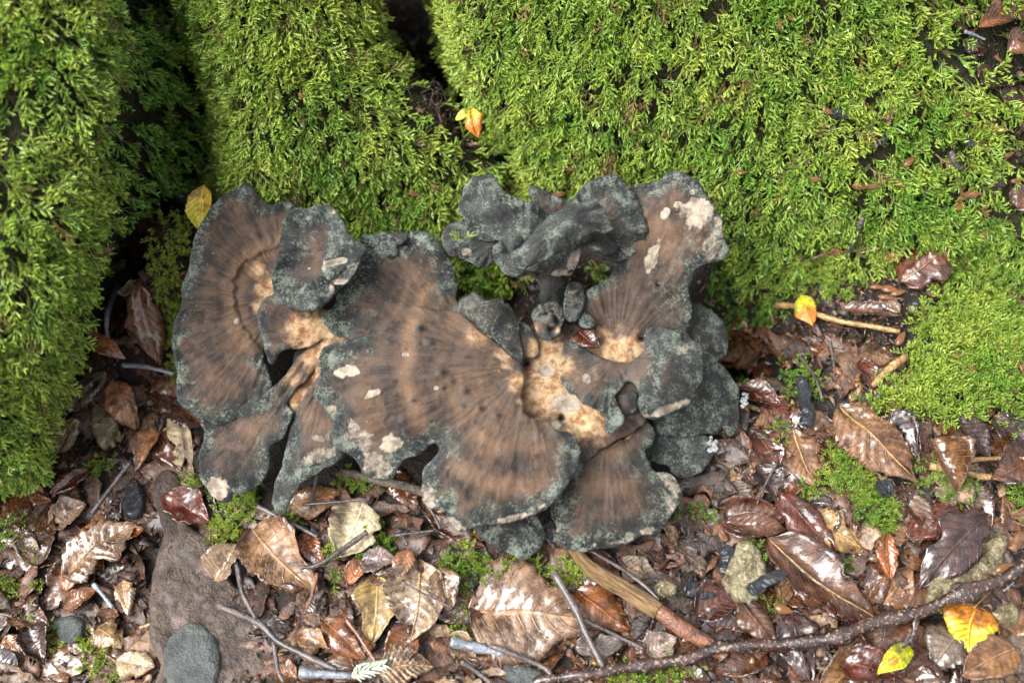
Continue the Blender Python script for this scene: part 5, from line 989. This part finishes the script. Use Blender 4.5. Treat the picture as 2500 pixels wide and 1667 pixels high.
TW = [
 ([(1357,1418),(1401,1509),(1430,1571),(1466,1642)],17,'black twig slanting over the broad torn leaf','twig',20),
 ([(1405,1520),(1487,1560),(1567,1586)],10,'thin side twig running right under the black twig','twig',15),
 ([(1439,1345),(1540,1423),(1604,1478)],9,'thin dark twig along the upper side of the split stick','twig',16),
 ([(1190,1596),(1308,1631),(1352,1660)],13,'thin grey twig below the broad torn leaf','twig',18),
 ([(1100,1577),(1160,1590),(1226,1604)],24,'short thick grey blue wet stick at the bottom','grey',14),
 ([(1130,1620),(1160,1650),(1190,1680)],12,'short dark twig at the bottom left of the broad torn leaf','twig',14),
 ([(840,1160),(930,1182),(1023,1208),(1106,1259),(1200,1334)],25,'greyish brown stick running under the front rim of the fungus','fibre',8),
 ([(645,1252),(720,1290),(792,1324)],13,'thin dark twig over the top of the large crumpled tan leaf','twig',19),
 ([(902,1318),(850,1362),(793,1403),(745,1409)],13,'crooked dark twig below the pale cream leaf','twig',20),
 ([(788,1418),(772,1470),(760,1513)],10,'thin red brown twig hanging below the crooked dark twig','redwood',16),
 ([(613,1388),(636,1465),(657,1536)],13,'straight grey twig lying across the edge of the flat stone','twig',22),
 ([(578,1493),(659,1543),(704,1588),(774,1626),(830,1648)],17,'dark forked twig on the right part of the flat stone','twig',20),
 ([(690,1580),(700,1640),(712,1680)],11,'thin twig pointing down from the dark forked twig','twig',16),
 ([(750,1655),(870,1664)],24,'pale bluish wet stick at the bottom edge','grey',16),
 ([(975,1317),(1064,1314)],8,'thin horizontal twig under the front rim of the fungus','twig',14),
 ([(1030,1240),(1060,1285),(1080,1310)],8,'thin pale twig beside the greyish brown stick','twig',14),
 ([(1000,1446),(1090,1507)],6,'hair thin twig across the silvery veined leaf','twig',26),
 ([(782,1170),(776,1220),(770,1262)],9,'thin upright twig below the pointed lobe','twig',14),
 ([(758,1264),(830,1250),(902,1242)],7,'hair thin twig across the top of the pale cream leaf','twig',20),
 ([(840,1520),(880,1570),(930,1640)],11,'dark twig beside the long orange brown leaf','redwood',14),
 ([(312,730),(300,790),(290,850)],17,'short blue grey stick in the left hollow','grey',14),
 ([(316,896),(370,900),(438,914)],14,'grey stick reaching under the big left fan','grey',14),
 ([(256,1256),(300,1205),(348,1154)],14,'straight grey brown twig above the white shining leaf','twig',20),
 ([(362,1542),(395,1530),(430,1512)],12,'short tan twig lying on the flat stone','straw',12),
 ([(252,1443),(276,1465),(300,1492)],12,'short grey twig below the white shining leaf','grey',16),
 ([(1912,742),(1960,752),(2011,777),(2056,801),(2117,806),(2194,823)],17,'yellow brown twig beneath the lime yellow leaf','straw',9),
 ([(2104,500),(2075,554),(2062,605),(2056,652)],15,'dark broken twig stuck upright in the moss','twig',12),
 ([(1830,796),(1884,822),(1909,857),(1934,920)],19,'dark bent rootlet in the shade right of the fungus','redwood',8),
 ([(2031,846),(2036,890),(2041,934)],8,'thin dark twig below the yellow twig','twig',9),
 ([(2198,893),(2160,930),(2124,964)],21,'pinkish bare stick at the left of the dense moss cushion','straw',14),
 ([(2252,1148),(2320,1160),(2400,1172),(2510,1150)],19,'straw coloured twig passing under two curled leaves','straw',10),
 ([(2345,1132),(2420,1128),(2510,1134)],12,'second straw coloured twig just above the thicker one','straw',14),
 ([(2296,370),(2332,388),(2370,404)],17,'short dark bark covered twig on the root mound','twig',12),
 ([(2326,84),(2354,90),(2386,93)],8,'thin grey twig below the orange brown leaf','grey',12),
 ([(2096,302),(2106,330),(2114,352)],7,'thin pinkish twig caught in the moss of the root mound','fibre',12),
 ([(2150,264),(2146,290),(2138,312)],8,'brown splinter above the thin pinkish twig','redwood',12),
 ([(1980,600),(2010,596),(2040,592)],9,'brown twig piece left of the dark upright twig','redwood',12),
 ([(2330,780),(2350,765),(2366,750)],10,'red brown splinter on the dense moss cushion','redwood',12),
 ([(2108,596),(2128,584),(2148,574)],8,'pinkish splinter right of the dark upright twig','redwood',12),
 ([(1960,880),(1990,930),(2010,990)],9,'thin dark rootlet above the black stick','twig',9),
 ([(2480,1390),(2400,1460),(2350,1500)],5,'hair thin straw beside the dark branch','straw',22),
 ([(1890,1140),(1860,1200),(1850,1240)],6,'hair thin rootlet in the shade','twig',12),
]
for pts, wd, lab, mt, lf in TW: twig(pts, wd, lab, mt, lf)

# ------------------------------------------------------------------ stones, charcoal, crumbly pieces
def slab(out, top, thick, mat, label, name, seed, step=8, tilt=(0, 0), cat='stone', rag=3.0, rough=1.6, round_=16):
    P, F, d = sheet(out, step, True, rag, seed); x, y = P[:, 0], P[:, 1]; cx, cy = x.mean(), y.mean()
    g0 = hit(cx, cy, GB)[0][2]
    z = g0 + (top + (x - cx) * tilt[0] + (y - cy) * tilt[1] + rough * fbm(x / 60, y / 60, seed, 4) * 2 + rough * .9 * fbm(x / 14, y / 14, seed + 3, 4)) * 1e-3
    q = np.clip(1 - d / round_, 0, 1); z = z - (1 - np.sqrt(1 - q * q * .98)) * 5e-3 * min(1, thick / 8)
    T = Pz(x, y, z); n = len(T); Bt = T.copy(); Bt[:, 2] -= thick * 1e-3
    V = np.vstack([T, Bt]); FF = [tuple(map(int, t_)) for t_ in F] + [(int(t_[0]) + n, int(t_[2]) + n, int(t_[1]) + n) for t_ in F]
    for a, b in boundary(F): FF += [(b, a, a + n), (b, a + n, b + n)]
    return thing_mesh(name, V, np.array(FF, np.int32), [M[mat]], label, cat, smooth=mat != 'pale')
slab([(393,1148),(433,1158),(446,1215),(470,1286),(523,1318),(560,1400),(590,1436),(640,1440),(679,1518),(692,1582),(674,1613),(662,1700),(400,1700),(393,1617),(364,1562),(366,1483),(372,1404),(398,1300),(372,1207)], 17, 26, 'slab', 'flat brown stone lying in the lower left litter', 'flat_stone', 801, tilt=(0, 0))
slab([(400,1600),(412,1560),(440,1530),(470,1520),(505,1532),(530,1565),(538,1610),(530,1660),(500,1700),(430,1700),(405,1650)], 25, 10, 'greystone', 'smooth grey round stone on top of the flat brown stone', 'pebble', 802, 7, round_=40, rough=.6, rag=1.5)
slab([(2300,1310),(2324,1300),(2380,1292),(2440,1300),(2462,1330),(2430,1400),(2370,1440),(2300,1470),(2262,1490),(2270,1430),(2282,1370)], 14, 14, 'pale', 'rough pale yellow crumbly stone beside the dark branch', 'stone', 803, 4, rough=4.5, rag=7)
slab([(1775,1390),(1800,1330),(1830,1322),(1862,1350),(1876,1400),(1860,1450),(1820,1470),(1780,1450),(1764,1420)], 15, 14, 'pale', 'mossy pale stone with an orange rim beside the charcoal', 'stone', 804, 4, rough=4.0, rag=4)
slab([(1598,1430),(1620,1416),(1650,1424),(1652,1450),(1632,1468),(1602,1458)], 9, 10, 'pale', 'small smooth beige pebble in the shade', 'pebble', 805, 5, rough=.8, rag=1.5)
slab([(2440,1480),(2478,1470),(2490,1500),(2470,1525),(2440,1520),(2425,1500)], 12, 10, 'pale', 'small pale crumbly stone right of the orange yellow leaf', 'stone', 806, 5, rough=2.0, rag=4)
slab([(232,990),(262,985),(285,1020),(280,1060),(250,1085),(226,1060),(220,1020)], 15, 12, 'pale', 'cream crumbly piece of rotten wood in the left hollow', 'rotten_wood', 807, 5, rough=3.0, rag=4, cat='wood')
slab([(2392,124),(2412,116),(2430,150),(2460,160),(2482,190),(2478,206),(2440,200),(2420,170),(2396,150)], 14, 9, 'pale', 'pale grey crumbly piece at the right edge of the root mound', 'rotten_wood', 808, 5, rough=3.0, rag=4, cat='wood')
slab([(2225,726),(2260,720),(2278,745),(2262,780),(2235,790),(2218,760)], 7, 8, 'char', 'dark wet clump of soil below the large rounded chestnut leaf', 'soil_clump', 809, 5, rough=2.5, rag=4, cat='soil')
slab([(1232,1618),(1290,1622),(1340,1655),(1300,1680),(1240,1660)], 11, 8, 'greystone', 'flat grey piece of wood under the thin grey twig', 'wood_chip', 810, 6, rough=1.0, cat='wood')
slab([(135,1515),(175,1500),(205,1520),(200,1560),(160,1575),(138,1550)], 11, 8, 'greystone', 'blue grey stone chip among the moss sprigs', 'pebble', 811, 6, rough=1.0)
slab([(305,1190),(340,1170),(352,1240),(330,1265),(300,1250)], 8, 8, 'char', 'blackish wet stone in the hollow above the white shining leaf', 'stone', 812, 6, rough=1.4)
def lump(path, wpx, mat, label, name, lift, seed, cat):
    P = pathpx(path, [lift] * len(path), 8); n = len(P); u = np.linspace(0, 1, n); rs = np.random.RandomState(seed); sd = 9
    r = wpx * K / 2 * (0.25 + 0.75 * np.clip(np.sin(np.pi * np.clip(u * .92 + .04, 0, 1)) * 2.2, 0, 1) ** .6)
    V, F = tube(P, r, sd, 0.0, seed); a = (np.arange(len(V)) % sd) / sd * 2 * np.pi; t_ = (np.arange(len(V)) // sd)
    c_ = np.repeat(P, sd, 0); q = 1 + .55 * fbm(np.cos(a) * 1.6 + 5, np.sin(a) * 1.6 + t_ * .35, seed, 4) + .18 * fbm(np.cos(a) * 5, np.sin(a) * 5 + t_ * .9, seed + 5, 2)
    V = c_ + (V - c_) * q[:, None] * [1, 1, .8]; return thing_mesh(name, V, F, [M[mat]], label, cat, smooth=False)
lump([(1816,1468),(1850,1448),(1908,1424)], 27, 'char', 'black charcoal stick lying on the mossy pale stone', 'charcoal', 24, 1, 'charcoal')
lump([(2130,1206),(2148,1204),(2166,1202)], 36, 'char', 'black charcoal lump on the moss tuft', 'charcoal', 13, 2, 'charcoal')
lump([(1958,946),(1962,990),(1966,1030),(1970,1062)], 30, 'char', 'wet black stick with a blue sheen left of the veined tan leaf', 'charcoal', 12, 3, 'charcoal')
lump([(1660,1436),(1700,1450),(1745,1462)], 34, 'char', 'glossy black charred piece right of the beige pebble', 'charcoal', 7, 4, 'charcoal')
lump([(1760,1340),(1775,1370),(1768,1410)], 40, 'char', 'dull black lump left of the mossy pale stone', 'charcoal', 6, 5, 'charcoal')
lump([(2028,272),(2040,280),(2056,284)], 26, 'char', 'small black crumb of bark on the moss near the top right', 'bark_crumb', 8, 6, 'bark')
lump([(2120,335),(2134,345),(2148,340)], 22, 'char', 'small dark crumb of bark below the brown splinter', 'bark_crumb', 8, 7, 'bark')
lump([(2330,345),(2345,348),(2358,352)], 18, 'char', 'small grey black crumb above the bark covered twig', 'bark_crumb', 8, 8, 'bark')
def fluff(x, y, r, h, label, seed):
    rs = np.random.RandomState(seed); parts = []
    for i in range(16):
        c = gb(x + rs.uniform(-r, r), y + rs.uniform(-r * 1.6, r * 1.6), h); rr = rs.uniform(.25, .6) * r * K
        th = np.linspace(0, np.pi, 7); ph = np.linspace(0, 2 * np.pi, 9)[:-1]; V = [c + rr * (1 + .25 * rs.uniform(-1, 1)) * np.array([math.sin(t_) * math.cos(p_), math.sin(t_) * math.sin(p_), math.cos(t_)]) for t_ in th for p_ in ph]
        F = [(a * 8 + b, a * 8 + (b + 1) % 8, (a + 1) * 8 + (b + 1) % 8, (a + 1) * 8 + b) for a in range(6) for b in range(8)]; parts.append((V, F))
    V, F = merge(parts); return thing_mesh('white_fungus', V, F, [M['white']], label, 'fungus')
fluff(1820, 976, 10, .012, 'white fluffy fungus bead on the litter right of the dull green lobe', 1)
fluff(1738, 1084, 11, .020, 'white fluffy fungus bead on the rim of the dark round lobe', 2)
# fir sprig at the bottom edge
fir = empty('fir_sprig', hit(900, 1655, None, .018)[0], 'pale green flat needled fir sprig at the bottom edge', 'sprig')
twig([(868,1672),(905,1660),(940,1648)], 6, None, 'straw', 20, 'stem', parent=fir)
for i in range(8):
    x, y = 872 + i * 9, 1668 - i * 3.0
    twig([(x, y), (x + 10, y - 16), (x + 22, y - 27)], 6.5, None, 'needle', [20, 23, 22], 'needle', .5, parent=fir, sides=5)
    twig([(x, y), (x + 14, y + 6), (x + 26, y + 10)], 6, None, 'needle', [20, 21, 19], 'needle', .5, parent=fir, sides=5)

# ------------------------------------------------------------------ bud scales and husks caught in the moss
def scale_geo():
    nu, nv = 8, 6; u = np.linspace(0, 1, nu + 1); v = np.linspace(-1, 1, nv + 1); U, Vv = np.meshgrid(u, v, indexing='ij')
    wd = np.sin(np.pi * (0.06 + 0.92 * U) ** .8) * .24; a = Vv * 1.15
    V = np.stack([U - .5, np.sin(a) * wd, np.cos(a) * wd * .8], -1).reshape(-1, 3); n = len(V); idx = np.arange(n).reshape(nu + 1, nv + 1)
    F = np.stack([idx[:-1, :-1], idx[1:, :-1], idx[1:, 1:], idx[:-1, 1:]], -1).reshape(-1, 4)
    V2 = V * [1, .86, .8]; ring = np.r_[idx[:, 0], idx[-1, 1:], idx[::-1, -1][1:], idx[0, ::-1][1:-1]]; rn = np.roll(ring, -1)
    return np.vstack([V, V2]), np.vstack([F, F[:, ::-1] + n, np.stack([rn, ring, ring + n, rn + n], -1)]).astype(np.int32)
sv, sf = scale_geo(); SCALE_ME = mesh('bud_scale', sv * [1, 1, 1], sf, [M['scale']])
rs = np.random.RandomState(321)
SCL = [(2190,608,42,-40,'pale orange bud husk just left of the large rounded chestnut leaf'),(2040,593,34,5,'glossy brown nut like husk crossed by the dark upright twig'),(2386,562,28,20,'shiny orange red bud husk alone on the right moss'),(2467,902,30,75,'brown bud husk at the right edge, left one of a pair'),(2477,912,30,85,'brown bud husk at the right edge, right one of a pair'),(2196,842,36,-60,'orange bud husk beside the end of the yellow twig'),(2318,515,34,-30,'brown bud husk above the alone orange red one'),(2050,925,26,60,'orange bud husk near the thin dark twig'),
 (2140,716,30,10,'orange red husk in the hollow, uppermost of the heap'),(2170,722,34,15,'light orange husk in the hollow below the chestnut leaf'),(2190,730,30,-10,'red brown husk touching the chestnut leaf stalk'),(2160,742,30,20,'pinkish husk in the hollow, lowest of the heap'),
 (1886,62,26,70,'bud husk near the top of the root mound'),(1934,54,26,60,'bud husk just right of the topmost one on the mound'),(1994,194,38,-25,'large brown bud husk in the middle of the bright moss'),(2192,163,26,60,'thin bud husk right of the middle of the bright moss'),(2211,236,28,15,'pinkish bud husk on the root mound above the bark twig'),(2010,274,22,40,'small orange bud husk beside the black bark crumb'),(2358,284,20,30,'small pale bud husk near the right edge of the mound'),(2441,310,32,15,'orange bud husk at the far right of the mound'),(2297,306,24,60,'slim orange bud husk left of the small pale one'),(2119,437,36,20,'pale cream bud husk, lightest on the mound'),(2092,449,36,15,'orange brown bud husk beside the lightest one'),(2182,450,32,50,'red brown bud husk right of the lightest one'),(2342,460,36,-60,'large brown bud husk near the blackish leaf'),(2374,457,34,-30,'slim orange bud husk beside the large brown one'),(1810,406,30,10,'brown bud husk on the moss above the tall back fan'),(1880,472,30,-60,'slim bud husk in the moss right of the tall back fan'),(2208,402,32,-45,'slim straight bud husk below the thin pinkish twig'),(2463,427,28,15,'bright orange bud husk by the blackish leaf'),(1991,426,22,0,'pale sliver of husk left of the lightest one'),(2452,380,24,-30,'small orange bud husk above the blackish leaf'),
 (1808,1010,26,50,'bud husk in the shade beside the dull green lobe'),(1910,1490,34,20,'shiny orange bud husk below the charcoal stick'),(1830,1410,36,30,'amber bud husk on the mossy pale stone'),(2440,1390,40,-25,'orange husk behind the dark branch'),(2180,1480,34,30,'pale orange husk above the dark branch'),(1110,505,24,20,'red husk left of the ruffled cluster'),(1105,640,16,20,'small red husk in the gap'),(735,225,20,70,'orange husk on the middle root flare'),(812,490,22,60,'red brown husk behind the dark folded lobe'),(955,492,24,40,'orange husk behind the upper middle fan'),(1005,470,24,30,'pinkish husk behind the upper middle fan'),(1062,455,18,50,'small pale husk left of the tiny orange scrap'),(1400,390,26,80,'pale sliver standing in the moss above the dark domed lobe'),(1375,460,26,-20,'pink husk behind the ruffled cluster')]
for i, (x, y, L, an, lab) in enumerate(SCL):
    o = bpy.data.objects.new('bud_husk', SCALE_ME); C.objects.link(o); p, nn = hit(x, y, None, .010)
    o.location = p; q = Vector(nn).to_track_quat('Z', 'Y'); a = Vector((math.cos(R(-an)), math.sin(R(-an)) * .9, .1))
    Xv = (a - Vector(nn) * a.dot(Vector(nn))).normalized(); Yv = Vector(nn).cross(Xv); m = Matrix((Xv, Yv, Vector(nn))).transposed()
    o.rotation_euler = m.to_euler(); s_ = L * K * 1.25; o.scale = (s_, s_ * rs.uniform(.8, 1.3), s_ * rs.uniform(.8, 1.2))
    o['label'] = lab; o['category'] = 'bud husk'; o['group'] = 'bud husks scattered on the moss and litter'; o.color = (1, 1, 1, 1)
# little green sprig that fell onto the cluster
D_ = np.array([[-.9, .2, .35], [.9, .1, .35], [-.5, -.4, .4], [.5, -.3, .5]]); Pp = np.repeat(gb(1130, 582, .090)[None], 4, 0)
v_, f_ = [], []
spr = []
for k in range(4):
    tv, tf, tt = TPL[k]; X = unit(D_[k]); Y = unit(np.cross([0, 0, 1.0], X)); Z = np.cross(X, Y); B_ = np.stack([X, Y, Z]); spr.append((tv @ B_ * .0085 + Pp[k], [tuple(map(int, t_)) for t_ in tf]))
V, F = merge(spr); tt = np.concatenate([TPL[k][2] for k in range(4)])
thing_mesh('moss_sprig', V, F, [M['moss']], 'tiny loose green moss sprig lying on the left cluster lobe', 'moss sprig', None, None, False, dict(tip=tt, hue=np.full(len(V), .6), rnd=np.zeros(len(V))))
print('moss tris', MOSS_TRIS)
